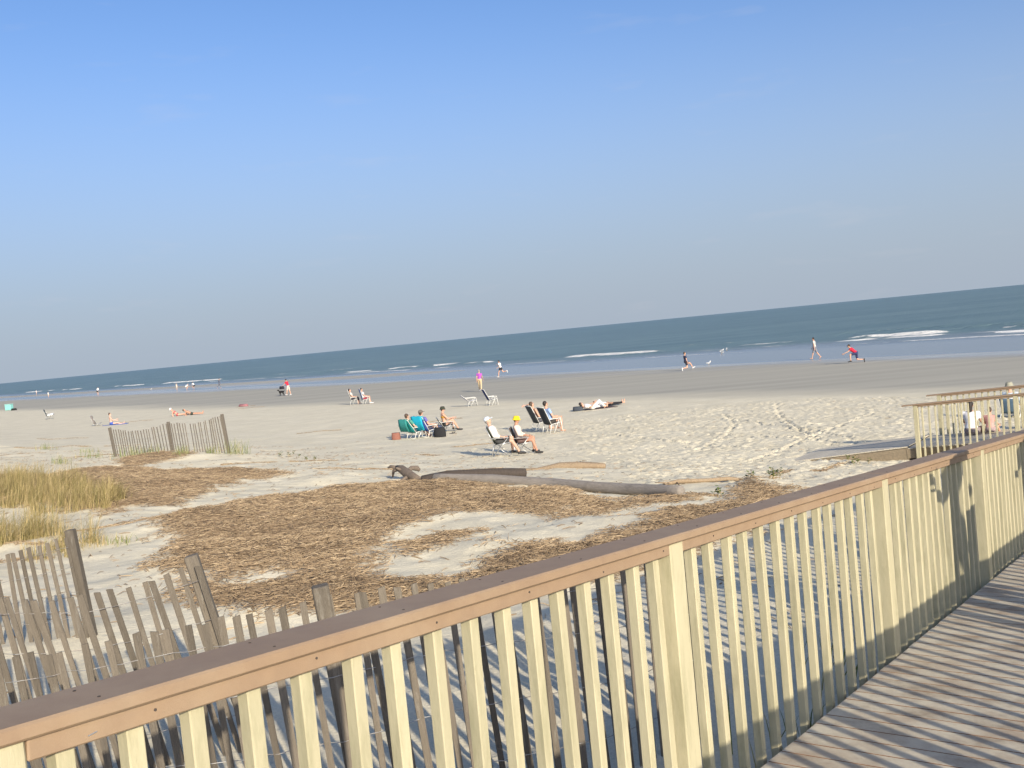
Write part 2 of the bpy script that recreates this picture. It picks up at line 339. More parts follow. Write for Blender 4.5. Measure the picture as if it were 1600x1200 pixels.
def sand_mat():
    m = bpy.data.materials.new('sand'); m.use_nodes = True; N, L = m.node_tree.nodes, m.node_tree.links; b = N['Principled BSDF']
    g = N.new('ShaderNodeNewGeometry')
    n1 = N.new('ShaderNodeTexNoise'); n1.inputs['Scale'].default_value = .7; n1.inputs['Detail'].default_value = 8; n1.inputs['Roughness'].default_value = .7
    n2 = N.new('ShaderNodeTexNoise'); n2.inputs['Scale'].default_value = 60; n2.inputs['Detail'].default_value = 4
    for x in (n1, n2): L.new(g.outputs['Position'], x.inputs['Vector'])
    r = N.new('ShaderNodeValToRGB'); r.color_ramp.elements[0].position = .3; r.color_ramp.elements[1].position = .68
    r.color_ramp.elements[0].color = (.60, .535, .39, 1); r.color_ramp.elements[1].color = (.72, .65, .49, 1)
    L.new(n1.outputs['Fac'], r.inputs['Fac'])
    sp = N.new('ShaderNodeMapRange'); sp.inputs['From Min'].default_value = .3; sp.inputs['From Max'].default_value = .7; sp.inputs['To Min'].default_value = .88; sp.inputs['To Max'].default_value = 1.1
    L.new(n2.outputs['Fac'], sp.inputs['Value']); vm = N.new('ShaderNodeVectorMath'); vm.operation = 'SCALE'
    L.new(r.outputs['Color'], vm.inputs[0]); L.new(sp.outputs['Result'], vm.inputs['Scale'])
    # streaks along the shore on the damp flat
    mp = N.new('ShaderNodeMapping'); mp.inputs['Rotation'].default_value = (0, 0, math.atan2(UD[0], UD[1])); mp.inputs['Scale'].default_value = (.02, .42, 1)
    n3 = N.new('ShaderNodeTexNoise'); n3.inputs['Scale'].default_value = 1; n3.inputs['Detail'].default_value = 7; n3.inputs['Roughness'].default_value = .62
    L.new(g.outputs['Position'], mp.inputs['Vector']); L.new(mp.outputs['Vector'], n3.inputs['Vector'])
    r3 = N.new('ShaderNodeValToRGB'); r3.color_ramp.elements[0].position = .32; r3.color_ramp.elements[1].position = .66
    r3.color_ramp.elements[0].color = (.335, .315, .26, 1); r3.color_ramp.elements[1].color = (.425, .395, .32, 1)
    L.new(n3.outputs['Fac'], r3.inputs['Fac'])
    aw = N.new('ShaderNodeAttribute'); aw.attribute_name = 'wet'
    wcol = N.new('ShaderNodeMapRange'); wcol.inputs['From Min'].default_value = 0; wcol.inputs['From Max'].default_value = .55; L.new(aw.outputs['Fac'], wcol.inputs['Value'])
    mx = N.new('ShaderNodeMix'); mx.data_type = 'RGBA'; L.new(wcol.outputs['Result'], mx.inputs['Factor']); L.new(vm.outputs[0], mx.inputs['A']); L.new(r3.outputs['Color'], mx.inputs['B'])
    ak = N.new('ShaderNodeAttribute'); ak.attribute_name = 'wrack'
    n4 = N.new('ShaderNodeTexNoise'); n4.inputs['Scale'].default_value = 26; n4.inputs['Detail'].default_value = 6; n4.inputs['Roughness'].default_value = .75; L.new(g.outputs['Position'], n4.inputs['Vector'])
    r4 = N.new('ShaderNodeValToRGB'); r4.color_ramp.elements[0].position = .36; r4.color_ramp.elements[1].position = .66
    r4.color_ramp.elements[0].color = (.15, .105, .065, 1); r4.color_ramp.elements[1].color = (.42, .30, .18, 1); L.new(n4.outputs['Fac'], r4.inputs['Fac'])
    kf = N.new('ShaderNodeMath'); kf.operation = 'ADD'; kf.inputs[1].default_value = -.5; L.new(n4.outputs['Fac'], kf.inputs[0])
    kf2 = N.new('ShaderNodeMath'); kf2.operation = 'MULTIPLY_ADD'; kf2.inputs[1].default_value = 1.6; L.new(kf.outputs[0], kf2.inputs[0]); L.new(ak.outputs['Fac'], kf2.inputs[2])
    kr = N.new('ShaderNodeMapRange'); kr.inputs['From Min'].default_value = .42; kr.inputs['From Max'].default_value = .80; L.new(kf2.outputs[0], kr.inputs['Value'])
    mk = N.new('ShaderNodeMix'); mk.data_type = 'RGBA'; L.new(kr.outputs['Result'], mk.inputs['Factor']); L.new(mx.outputs['Result'], mk.inputs['A']); L.new(r4.outputs['Color'], mk.inputs['B'])
    L.new(mk.outputs['Result'], b.inputs['Base Color'])
    rr = N.new('ShaderNodeMapRange'); rr.inputs['From Min'].default_value = .6; rr.inputs['From Max'].default_value = 1; rr.inputs['To Min'].default_value = .95; rr.inputs['To Max'].default_value = .22
    L.new(aw.outputs['Fac'], rr.inputs['Value']); L.new(rr.outputs['Result'], b.inputs['Roughness'])
    b.inputs['Specular IOR Level'].default_value = .35
    bp = N.new('ShaderNodeBump'); bp.inputs['Distance'].default_value = .02; bs = N.new('ShaderNodeMapRange'); bs.inputs['To Min'].default_value = .6; bs.inputs['To Max'].default_value = .0; L.new(aw.outputs['Fac'], bs.inputs['Value'])
    n5 = N.new('ShaderNodeTexNoise'); n5.inputs['Scale'].default_value = 14; n5.inputs['Detail'].default_value = 6; L.new(g.outputs['Position'], n5.inputs['Vector'])
    L.new(n5.outputs['Fac'], bp.inputs['Height']); L.new(bs.outputs['Result'], bp.inputs['Strength']); L.new(bp.outputs['Normal'], b.inputs['Normal'])
    return m
me = grid_mesh('sand_beach', XX, YY, ZZ, {'wet': wet, 'wrack': WM}); me.materials.append(sand_mat())
beach = obj('sand_beach', me); beach['kind'] = 'structure'; beach['label'] = 'pale sand beach sloping from the dune down to the wet shore'
def surf(x, y):
    """height of the finished sand surface"""
    i = min(max(np.searchsorted(GX, x), 1), len(GX) - 1); j = min(max(np.searchsorted(GY, y), 1), len(GY) - 1)
    fx = (x - GX[i - 1]) / (GX[i] - GX[i - 1]); fy = (y - GY[j - 1]) / (GY[j] - GY[j - 1])
    return float((ZZ[j - 1, i - 1] * (1 - fx) + ZZ[j - 1, i] * fx) * (1 - fy) + (ZZ[j, i - 1] * (1 - fx) + ZZ[j, i] * fx) * fy)

# ------------------------------------------------------------------ sea
su = nodes_from(58, 16000, lambda t: .3 if t < 125 else .3 + (t - 125) * .035)
sv0 = nodes_from(0, 520, lambda t: 1.1 if t < 180 else 2.5); sv1 = nodes_from(520, 16000, lambda t: 4 + (t - 520) * .12); sv2 = nodes_from(0, 16000, lambda t: 1.5 + t * .1)
SV = np.array([-t for t in sv2[:0:-1]] + sv0 + sv1[1:]); SU = np.array(su)
SUU, SVV = np.meshgrid(SU, SV, indexing='ij')
deep = np.clip((SUU - 88) / 60, 0, 1)
wob = fbm(SVV * .02, SUU * .004, 80, 4) * 9
swell = (np.sin((SUU + wob) * .42) * .5 + np.sin((SUU * .23 + SVV * .05 + wob * .3)) * .6 + fbm(SUU * .22, SVV * .07, 84, 4) * 1.2)
SZ = SEA + deep * .09 * swell + np.clip((SUU - 74) / 20, 0, 1) * fbm(SUU * .5, SVV * .16, 88, 3) * .02
foam = np.zeros_like(SZ)
def breaker(uc, v0, v1, hgt, fw, fo, seed, amp=1.5):
    global SZ, foam
    e = np.clip((SVV - v0) / 4, 0, 1) * np.clip((v1 - SVV) / 4, 0, 1); e = e * e * (3 - 2 * e)
    hgt *= .7; fw *= .75
    c = uc + fbm(SVV * .06, SVV * 0 + seed, seed, 3) * amp * 2
    d = SUU - c
    SZ = SZ + e * hgt * (np.exp(-(d / 1.0) ** 2) * (d < 0) + np.exp(-(d / 2.6) ** 2) * (d >= 0)) - e * hgt * .18 * np.exp(-((d + 3.2) / 1.4) ** 2)
    br = np.clip(.74 + fbm(SVV * .22, SUU * .3, seed + 7, 5) * 2.0, 0, 1.1)
    foam = np.maximum(foam, e * fo * br * np.exp(-((d + fw * .45) / fw) ** 2))
for a in [(109.8, 53, 68, .50, 1.5, 1.25, 101), (108, 69, 84, .30, .6, .5, 104), (108.6, 92, 117, .36, 1.3, 1.15, 107), (110, 131, 166, .34, 1.4, 1.05, 111), (106, 162, 178, .26, 1.2, .9, 113),
          (110, 242, 282, .34, 1.6, 1.1, 117), (110, 286, 330, .3, 1.4, .8, 119), (112, 352, 420, .3, 1.6, .8, 121), (112, 20, 52, .46, 1.5, 1.0, 125), (102.5, 50, 66, .16, 1.2, .95, 127), (102, 69, 86, .1, .9, .75, 129),
          (100, 26, 52, .18, 1.8, 1.0, 131), (97, 100, 124, .08, .7, .55, 133), (101, 132, 172, .1, .9, .6, 135), (120, 30, 60, .34, .7, .35, 137), (118, 88, 104, .3, .7, .3, 139), (119, 190, 235, .34, .8, .4, 141),
          (128, 60, 82, .3, .6, .25, 143), (95, 30, 60, .07, 1.0, .5, 145), (102, 180, 236, .1, 1.0, .5, 147), (92, 66, 96, .05, .8, .4, 149), (104, 430, 560, .2, 1.4, .7, 151)]:
    breaker(*a)
shal = 1 - np.clip((SUU - 90 + fbm(SVV * .03, SUU * .05, 160, 3) * 10) / 18, 0, 1)
def sea_mat():
    m = bpy.data.materials.new('sea_water'); m.use_nodes = True; N, L = m.node_tree.nodes, m.node_tree.links; b = N['Principled BSDF']
    g = N.new('ShaderNodeNewGeometry'); a1 = N.new('ShaderNodeAttribute'); a1.attribute_name = 'foam'; a2 = N.new('ShaderNodeAttribute'); a2.attribute_name = 'shallow'
    def noise(scale, rz, det):
        mp = N.new('ShaderNodeMapping'); mp.inputs['Rotation'].default_value = (0, 0, rz); mp.inputs['Scale'].default_value = scale
        x = N.new('ShaderNodeTexNoise'); x.inputs['Scale'].default_value = 1; x.inputs['Detail'].default_value = det; x.inputs['Roughness'].default_value = .6
        L.new(g.outputs['Position'], mp.inputs['Vector']); L.new(mp.outputs['Vector'], x.inputs['Vector']); return x
    rz = math.atan2(UD[0], UD[1])
    big = noise((.006, .05, 1), rz, 6); mid = noise((.12, .5, 1), rz, 6); fine = noise((1.2, 3.2, 1), rz, 4)
    r = N.new('ShaderNodeValToRGB'); r.color_ramp.elements[0].position = .3; r.color_ramp.elements[1].position = .7
    r.color_ramp.elements[0].color = (.105, .17, .182, 1); r.color_ramp.elements[1].color = (.175, .245, .25, 1); L.new(big.outputs['Fac'], r.inputs['Fac'])
    ms = N.new('ShaderNodeMix'); ms.data_type = 'RGBA'; L.new(a2.outputs['Fac'], ms.inputs['Factor']); L.new(r.outputs['Color'], ms.inputs['A']); ms.inputs['B'].default_value = (.20, .205, .195, 1)
    fn = N.new('ShaderNodeMath'); fn.operation = 'MULTIPLY_ADD'; fn.inputs[1].default_value = .9; L.new(fine.outputs['Fac'], fn.inputs[0]); L.new(a1.outputs['Fac'], fn.inputs[2])
    fr = N.new('ShaderNodeMapRange'); fr.inputs['From Min'].default_value = .74; fr.inputs['From Max'].default_value = .98; L.new(fn.outputs[0], fr.inputs['Value'])
    mf = N.new('ShaderNodeMix'); mf.data_type = 'RGBA'; L.new(fr.outputs['Result'], mf.inputs['Factor']); L.new(ms.outputs['Result'], mf.inputs['A']); mf.inputs['B'].default_value = (.78, .76, .71, 1)
    L.new(mf.outputs['Result'], b.inputs['Base Color'])
    rr = N.new('ShaderNodeMapRange'); rr.inputs['To Min'].default_value = .42; rr.inputs['To Max'].default_value = .2; L.new(a2.outputs['Fac'], rr.inputs['Value'])
    rf = N.new('ShaderNodeMix'); rf.data_type = 'FLOAT'; L.new(fr.outputs['Result'], rf.inputs['Factor']); L.new(rr.outputs['Result'], rf.inputs['A']); rf.inputs['B'].default_value = .9
    L.new(rf.outputs['Result'], b.inputs['Roughness']); b.inputs['IOR'].default_value = 1.33; b.inputs['Specular IOR Level'].default_value = .5
    ad = N.new('ShaderNodeMath'); ad.operation = 'MULTIPLY_ADD'; ad.inputs[1].default_value = .3; L.new(fine.outputs['Fac'], ad.inputs[0]); L.new(mid.outputs['Fac'], ad.inputs[2])
    st = N.new('ShaderNodeMapRange'); st.inputs['To Min'].default_value = 1.0; st.inputs['To Max'].default_value = .05; L.new(a2.outputs['Fac'], st.inputs['Value'])
    bp = N.new('ShaderNodeBump'); bp.inputs['Distance'].default_value = 1.1; L.new(st.outputs['Result'], bp.inputs['Strength']); L.new(ad.outputs[0], bp.inputs['Height']); L.new(bp.outputs['Normal'], b.inputs['Normal'])
    return m
me = grid_mesh('sea', SUU * UD[0] + SVV * VD[0], SUU * UD[1] + SVV * VD[1], SZ, {'foam': foam, 'shallow': shal}); me.materials.append(sea_mat())
me.flip_normals() if me.polygons[0].normal.z < 0 else None
sea = obj('sea', me); sea['kind'] = 'structure'; sea['label'] = 'blue green sea with low white breakers along the shore'

# ------------------------------------------------------------------ boardwalk
B0 = Vector((2.0194, 5.7042, -.412)); DH = Vector((.5868, .8097, 0)); NB = Vector((-.8097, .5868, 0)); SLOPE = -.0832
WID = 2.2
def bw(s, t, h=0.): return B0 + DH * s + NB * t + Vector((0, 0, SLOPE * s + h))       # along, towards the beach, above the deck
DS = (DH + Vector((0, 0, SLOPE))).normalized()
def frame(dx, up=Vector((0, 0, 1))):
    dx = dx.normalized(); dy = up.cross(dx).normalized(); dz = dx.cross(dy); return Matrix((dx, dy, dz)).transposed()
boardwalk = obj('boardwalk', None, None, bw(0, -1.1)); boardwalk['kind'] = 'structure'; boardwalk['label'] = 'wooden boardwalk ramp descending from the dune to the beach'
Rbw = frame(DS)
def plank_mesh(half_w, half_l, seed):
    mb = MB().box((0, 0, 0), (half_w, half_l, .0125), None, .0013); return mb.mesh('plank', M('deck_plank'))
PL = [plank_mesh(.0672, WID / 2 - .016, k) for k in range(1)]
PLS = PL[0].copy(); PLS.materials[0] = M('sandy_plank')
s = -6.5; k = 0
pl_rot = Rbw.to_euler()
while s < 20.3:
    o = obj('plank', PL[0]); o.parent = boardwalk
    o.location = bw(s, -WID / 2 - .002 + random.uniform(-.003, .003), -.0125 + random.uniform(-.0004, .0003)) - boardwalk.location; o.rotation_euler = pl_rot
    s += .1405; k += 1
for t in (-.012, -WID + .006):
    mb = MB(); c = (bw(-6.6, t, -.13) + bw(20.4, t, -.13)) / 2; L = (bw(20.4, t) - bw(-6.6, t)).length / 2
    mb.box(c - boardwalk.location, (L, .017, .09), Rbw, .004); part('rim_joist', mb, M('rim_wood'), boardwalk)
for s in (-5, -2.5, 0, 2.5, 5, 7.5, 10, 12.5, 15, 17.5):
    for t in (-.25, -WID + .25):
        p = bw(s, t, -.04); g = ground(p.x, p.y) - .4
        if p.z - g > .2: part('pile', MB().tube([Vector((p.x, p.y, g)) - boardwalk.location, p - boardwalk.location], .075, 10), M('rim_wood'), boardwalk, True)

BAL_MESH = {}
def bal_mesh(h):
    k = round(h, 2)
    if k not in BAL_MESH: BAL_MESH[k] = MB().box((0, 0, k / 2), (.0185, .0185, k / 2), None, .003).mesh('baluster', M('cream_paint'))
    return BAL_MESH[k]
POSTM = {}
def post_mesh(h, hw=.05):
    k = (round(h, 2), hw)
    if k not in POSTM: POSTM[k] = MB().box((0, 0, h / 2), (hw, hw, h / 2), None, .005).mesh('post', M('cream_paint'))
    return POSTM[k]
def railing(label, org, along, slope, inner, posts, bals, s0, s1, joints, below=.14, group='boardwalk railings', overhang=0., deep=.0205):
    """org: deck point where s=0 under the rail's walkway face; inner: unit vector from the rail to the walkway"""
    root = thing('railing', label, 'railing', org, 0, group); ang = math.atan2(along.y, along.x)
    out = -inner
    def P(s, t, h): return along * s + out * t + Vector((0, 0, slope * s + h))
    ds = (along + Vector((0, 0, slope))).normalized(); R = frame(ds); LS = math.sqrt(1 + slope * slope)
    for s in posts: obj('post', post_mesh(1.0 + below - .003), root, P(s, .045, -below), (0, 0, ang))
    for s in bals: obj('baluster', bal_mesh(.996 + below), root, P(s, .048, -below + .002 + random.uniform(-.002, 0)), (random.uniform(-.006, .006), random.uniform(-.004, .004), ang + random.uniform(-.03, .03)))
    J = [s0 - overhang] + [j for j in joints if s0 < j < s1] + [s1]
    for a, b2 in zip(J, J[1:]):
        c = P((a + b2) / 2, .052, 1.0 + .0155)
        part('rail_cap', MB().box(c, ((b2 - a) / 2 * LS - .0012, .073, .015), R, .005), M('composite_brown'), root)
    pp = sorted(posts)
    for a, b2 in zip(pp, pp[1:]):
        c = P((a + b2) / 2, .012, 1.0 - .021)
        part('sub_rail', MB().box(c, ((b2 - a) / 2 * LS - .053, .015, .0205), R, .003), M('composite_brown'), root)
        part('sub_rail', MB().box(P((a + b2) / 2, .086, 1.0 - .0005 - deep), ((b2 - a) / 2 * LS - .053, .012, deep), R, .003), M('composite_brown'), root)
    return root
AB = [-4.858, -4.716, -4.575, -4.431, -4.285, -4.132, -3.99, -3.834, -3.69, -3.535, -3.391, -3.243, -3.094, -2.946, -2.785, -2.63]
BC = [-2.335, -2.18, -2.02, -1.85, -1.68, -1.505, -1.335, -1.16, -.985, -.815, -.645, -.46, -.295, -.12]
def fill(p0, p1, n): return [p0 + (p1 - p0) * (i + 1) / (n + 1) for i in range(n)]
CDp = [.17 + .155 * i for i in range(15)]
posts = [-7.42, -4.99, -2.54, .03, 2.58, 5.05, 7.5, 9.95, 12.4, 14.85, 17.3]
bals = fill(-7.42, -4.99, 15) + AB + BC + CDp
for a, b2 in zip(posts[4:], posts[5:]): bals += fill(a, b2, 15)
near_rail = railing('long cream baluster railing with brown cap sloping across the foreground', bw(0, 0), DH, SLOPE, -NB, posts, bals, -7.5, 17.4, [.03, 5.05, 10, 14.85])
caps = [c for c in near_rail.children if c.name.startswith('rail_cap')]; subs = [c for c in near_rail.children if c.name.startswith('sub_rail')]
def nearest(L, s): return min(L, key=lambda c: 0 if min((Vector(v.co)).dot(DH) for v in c.data.vertices) <= s <= max((Vector(v.co)).dot(DH) for v in c.data.vertices) else 1)
SCR = MB().tube([(0, 0, 0), (0, 0, .002)], .0032, 8).mesh('screw', M('dark_log')); SCR2 = MB().tube([(0, 0, 0), (0, -.0025, 0)], .003, 8).mesh('screw', M('dark_log'))
for i in range(22):
    s = -5.2 + i * .41
    for t in (.012, .092): obj('screw', SCR, nearest(caps, s), DH * s + NB * t + Vector((0, 0, SLOPE * s + 1.0298)), (0, 0, 0))
    o = obj('screw', SCR2, nearest(subs, s + .1), DH * (s + .1) + NB * -.0025 + Vector((0, 0, SLOPE * (s + .1) + .978 + random.uniform(-.006, .006))), (0, 0, math.atan2(DH.y, DH.x)))
# a staple left in the sub rail near the corner post
part('staple', MB().tube([DH * -4.83 + NB * -.006 + Vector((0, 0, SLOPE * -4.83 + .972)), DH * -4.812 + NB * -.006 + Vector((0, 0, SLOPE * -4.83 + .974))], .0012, 5), M('steel'), near_rail)
oposts = [-7.42 + 2.45 * i for i in range(12)]; obals = []
for a, b2 in zip(oposts, oposts[1:]): obals += fill(a, b2, 15)
railing('cream railing on the opposite side, casting shadow stripes over the deck', bw(0, -WID), DH, SLOPE, NB, oposts, obals, -7.5, 19.6, [-2.5, 2.4, 7.3, 12.2, 17], deep=.045)  # outer sub rail shaped deeper here to thicken its shadow on the near balusters

# second flight: turns left at the landing and runs down to the sand
R1 = Vector((9.4, 23.97, -1.98)); SL2 = -.068
def rp2(s, t, h=0.): return R1 - NB * s + DH * t + Vector((0, 0, -SL2 * s + h))       # s back towards the landing, t across
flight = obj('lower_boardwalk', None, None, rp2(0, 1.1)); flight['kind'] = 'structure'; flight['label'] = 'lower flight of the boardwalk ending in a low ramp on the sand'
D2 = (-NB + Vector((0, 0, -SL2))).normalized(); R2 = frame(D2); rot2 = R2.to_euler()
s = -.2
while s < 6.2:
    o = obj('plank', PLS, flight, rp2(s, 1.1, -.0125 + random.uniform(-.002, .0015)) - flight.location, rot2); s += .1405
for t in (.02, 2.18): part('rim_joist', MB().box(rp2(3.0, t, -.14) - flight.location, (3.3, .017, .11), R2, .004), M('rim_wood'), flight)
rb = []; 
r_posts = [0.0, 2.15, 4.3, 6.4]
for a, b2 in zip(r_posts, r_posts[1:]): rb += fill(a, b2, 14)
def rail2(label, t, inner): return railing(label, rp2(0, t), -NB, -SL2, inner, r_posts, rb, 0, 6.5, [2.15], .42, 'railings of the lower flight', .3)
rail2('nearer brown capped cream railing at the foot of the boardwalk', 0.0, DH)
rail2('farther brown capped cream railing at the foot of the boardwalk', 2.2, -DH)
# the ramp's last run, without rails, tapering into the sand
nr = 21
for i in range(nr):
    s = -.345 - i * .1405; p = rp2(s, 1.1); f = (i + .5) / nr; e = rp2(-.3 - nr * .1405, 1.1); ze = surf(e.x, e.y) + .03
    z = (R1.z + .02) * (1 - f) + ze * f - .015
    sl = (R1.z - ze) / (nr * .1405); rr = frame((-NB + Vector((0, 0, sl))).normalized())
    obj('plank', PLS, flight, Vector((p.x, p.y, z)) - flight.location, rr.to_euler())
    if i == 0: slp = sl
for t in (.03, 2.17):
    a = rp2(-.25, t); e = rp2(-.3 - nr * .1405, t); za = R1.z - .02; ze = surf(*rp2(-.3 - nr * .1405, 1.1).xy) - .01
    mb = MB(); V = []
    for q, zt, zb in ((a, za, za - .34), (e, ze, ze - .1)):
        for d in (-.018, .018):
            V += [Vector((q.x, q.y, zt)) + DH * d - flight.location, Vector((q.x, q.y, zb)) + DH * d - flight.location]
    mb.add(V, [(0, 1, 3, 2), (4, 6, 7, 5), (0, 2, 6, 4), (1, 5, 7, 3), (0, 4, 5, 1), (2, 3, 7, 6)]); part('rim_joist', mb, M('rim_wood'), flight)

# ------------------------------------------------------------------ sand fences
SLM = []
for k in range(4):
    w2 = .0165 + .003 * (k % 2); top = random.uniform(-.012, .012); bw2 = random.uniform(-.006, .006)
    mb = MB(); n = 4; R = []
    for i in range(n + 1):
        z = i / n; o = bw2 * math.sin(math.pi * z); dz = top if i == n else 0
        R.append([(o - w2, -.004, z), (o + w2, -.004, z + dz), (o + w2, .004, z + dz), (o - w2, .004, z)])
    mb.rings(R); SLM.append(mb)
def sand_fence(label, line, group, wood='grey_wood', gap=.092, posts=(), jitter=.012, missing=(), wires=(.2, .45, .7, .9), post_h=.1, lean=(0., 0.)):
    """line: (x, y, top z) points; posts: indices of line points that carry a post"""
    sm = [m.mesh('slat', M(wood)) for m in SLM]
    x0, y0, _ = line[0]; o0 = Vector((x0, y0, ground(x0, y0))); root = thing('sand_fence', label, 'fence', o0, 0, group)
    pts = []; k = 0
    for (a, b2) in zip(line, line[1:]):
        d = math.hypot(b2[0] - a[0], b2[1] - a[1]); n = max(1, int(d / gap))
        for i in range(n):
            f = (i + .5) / n; pts.append((a[0] + (b2[0] - a[0]) * f, a[1] + (b2[1] - a[1]) * f, a[2] + (b2[2] - a[2]) * f, math.atan2(b2[1] - a[1], b2[0] - a[0])))
    W = [[] for _ in wires]
    for i, (x, y, zt, an) in enumerate(pts):
        g = ground(x, y); zt2 = zt + random.uniform(-jitter, jitter); H = zt2 - g + .06
        if i not in missing:
            dz = -.3 if random.random() < .012 else 0
            le = lean[0] + (lean[1] - lean[0]) * i / len(pts); sh = le * (H - .06)
            obj('slat', random.choice(sm), root, Vector((x + math.cos(an) * sh, y + math.sin(an) * sh, g - .06)) - o0, (random.gauss(0, .018), -le + random.gauss(0, .014), an + random.gauss(0, .1)), (1, 1, H + dz))
        le = lean[0] + (lean[1] - lean[0]) * i / len(pts); off = le * (zt - g)
        for q, f in enumerate(wires): W[q].append(Vector((x + math.cos(an) * off * (1 - f), y + math.sin(an) * off * (1 - f), g + (zt - g) * f + random.uniform(-.006, .006))) - o0 + Vector((math.sin(an), -math.cos(an), 0)) * (.009 if i % 2 else -.009))
    for q in W: part('wire', MB().tube(q, .0021 if wood == 'grey_wood' else .003, 5), M('wire'), root)
    for i in posts:
        x, y, zt = line[i]; g = ground(x, y); an = math.atan2(line[min(i + 1, len(line) - 1)][1] - line[max(i - 1, 0)][1], line[min(i + 1, len(line) - 1)][0] - line[max(i - 1, 0)][0])
        hh = zt + post_h - g + .3
        mb = MB().box((0, 0, hh / 2), (.042, .042, hh / 2), None, .006)
        o = obj('post', mb.mesh('post', M(wood)), root, Vector((x, y, g - .3)) - o0 + Vector((-math.sin(an), math.cos(an), 0)) * .055 + Vector((math.cos(an), math.sin(an), 0)) * (lean[0] + (lean[1] - lean[0]) * i / max(1, len(line) - 1)) * (zt - g), (random.gauss(0, .015), -(lean[0] + (lean[1] - lean[0]) * i / max(1, len(line) - 1)), an))
    return root
sand_fence('weathered slat fence closest to the railing, lowest in view', [(-5.6, 4.35, .22), (-3.4, 4.75, .25), (-2.5, 4.92, .27), (-1.6, 5.02, .33), (-1.03, 5.1, .37), (-.55, 5.3, .36), (.2, 5.72, .25), (.98, 6.15, .14)], 'slat fences on the dune', posts=(1, 4, 7), post_h=.06, lean=(.15, .02), gap=.08)
sand_fence('middle slat fence ending at a grey post beside the reed litter', [(-5.4, 6.35, .36), (-3.9, 6.3, .33), (-3.26, 6.3, .30), (-2.85, 6.35, .24), (-2.5, 6.42, .27), (-2.09, 6.5, .36)], 'slat fences on the dune', posts=(1, 5), post_h=.05, lean=(.12, .2), gap=.08)
sand_fence('slat fence at the left edge below the dune grass', [(-7.4, 9.5, -.2), (-6.2, 9.55, -.14), (-4.89, 9.6, -.01), (-4.28, 9.6, .11)], 'slat fences on the dune', posts=(1, 3), post_h=.05, gap=.082, lean=(.10, .09))
sand_fence('short stand alone slat fence far out on the sand mound', [(-13.75, 34.75, -.30), (-12.9, 34.4, -.42), (-12.2, 34.2, -.38), (-11.55, 34.05, -.26), (-10.6, 33.8, -.33), (-9.55, 33.5, -.15)], 'slat fences on the dune', 'far_fence_wood', .098, (0, 3, 5), .025, (29,), (.3, .65), .05, (.09, .08))

# ------------------------------------------------------------------ driftwood
def log(name, label, pts, rr, m, n=14, rough=.06, seed=0, cat='log', knots=0):
    rnd = random.Random(seed); P = [Vector(p) for p in pts]; o0 = P[0].copy(); Q = []; RR = []
    for i in range(len(P) - 1):
        st = max(2, int((P[i + 1] - P[i]).length / .25))
        for k in range(st): f = k / st; Q.append(P[i].lerp(P[i + 1], f)); RR.append(rr[i] + (rr[i + 1] - rr[i]) * f)
    Q.append(P[-1]); RR.append(rr[-1])
    d0 = (Q[0] - Q[1]).normalized(); d1 = (Q[-1] - Q[-2]).normalized(); r0, r1 = RR[0], RR[-1]
    Q = [Q[0] + d0 * r0 * .34, Q[0] + d0 * r0 * .26] + Q + [Q[-1] + d1 * r1 * .26, Q[-1] + d1 * r1 * .34]; RR = [r0 * .25, r0 * .78] + RR + [r1 * .78, r1 * .25]
    mb = MB(); mb.tube([q - o0 for q in Q], RR, n)
    ph = [rnd.uniform(0, 6.28) for _ in range(4)]
    V = []
    for i, v in enumerate(mb.v):
        k = i // n; c = Q[k] - o0; d = Vector(v) - c; a = 6.283 * (i % n) / n
        V.append(c + d * (1 + rough * (math.sin(2 * a + k * .5 + ph[0]) + .6 * math.sin(5 * a - k * .9 + ph[1]) + rnd.uniform(-.7, .7))))
    mb.v = [tuple(v) for v in V]
    o = obj(name, mb.mesh(name, m, True), None, o0); return tag(o, label, cat)
def gp(x, y, h): return Vector((x, y, surf(x, y) + h))
log('palm_log', 'long grey palm trunk lying along the edge of the reed litter', [gp(-1.85, 22.1, .10), gp(-.6, 21.25, .09), gp(.6, 20.3, .10), gp(1.8, 18.85, .10), gp(2.72, 17.55, .08)], [.098, .105, .11, .105, .10], M('palm_log'), rough=.03, seed=1)
log('charred_log', 'dark brown log lying behind the grey palm trunk', [gp(-2.2, 22.75, .09), gp(-1.6, 22.8, .15), gp(-.8, 22.8, .15), gp(.1, 22.8, .15)], [.08, .125, .12, .105], M('dark_log'), rough=.05, seed=2)
log('driftwood_log', 'pale tan tapering driftwood log on open sand behind the other logs', [gp(-.9, 25.9, -.01), gp(.4, 25.7, .01), gp(1.0, 25.6, .04), gp(1.5, 25.5, .06), gp(2.1, 25.35, .08)], [.025, .045, .09, .10, .075], M('pale_driftwood'), rough=.08, seed=3)
log('driftwood_branch', 'thin pale crooked branch near the right end of the palm trunk', [gp(2.9, 20.7, .03), gp(3.2, 20.85, .06), gp(3.8, 20.9, .04), gp(4.3, 21.1, .06), gp(4.9, 21.3, .02)], [.03, .045, .04, .04, .02], M('pale_driftwood'), 10, .09, 4, 'branch')
tw = [[(2.98, 20.72, .04), (2.8, 20.45, .0)], [(3.15, 20.83, .05), (3.2, 20.5, -.01)], [(2.95, 20.7, .05), (2.7, 20.75, .07)]]
br = bpy.data.objects['driftwood_branch']
for a, b2 in tw: part('twig', MB().tube([gp(*a) - br.location, gp(*b2) - br.location], [.02, .007], 7), M('pale_driftwood'), br, True)
sn = thing('root_snag', 'knotted dark root snag left of the logs', 'driftwood', gp(-2.6, 23.5, .03)); sn.scale = (.74, .74, .8)
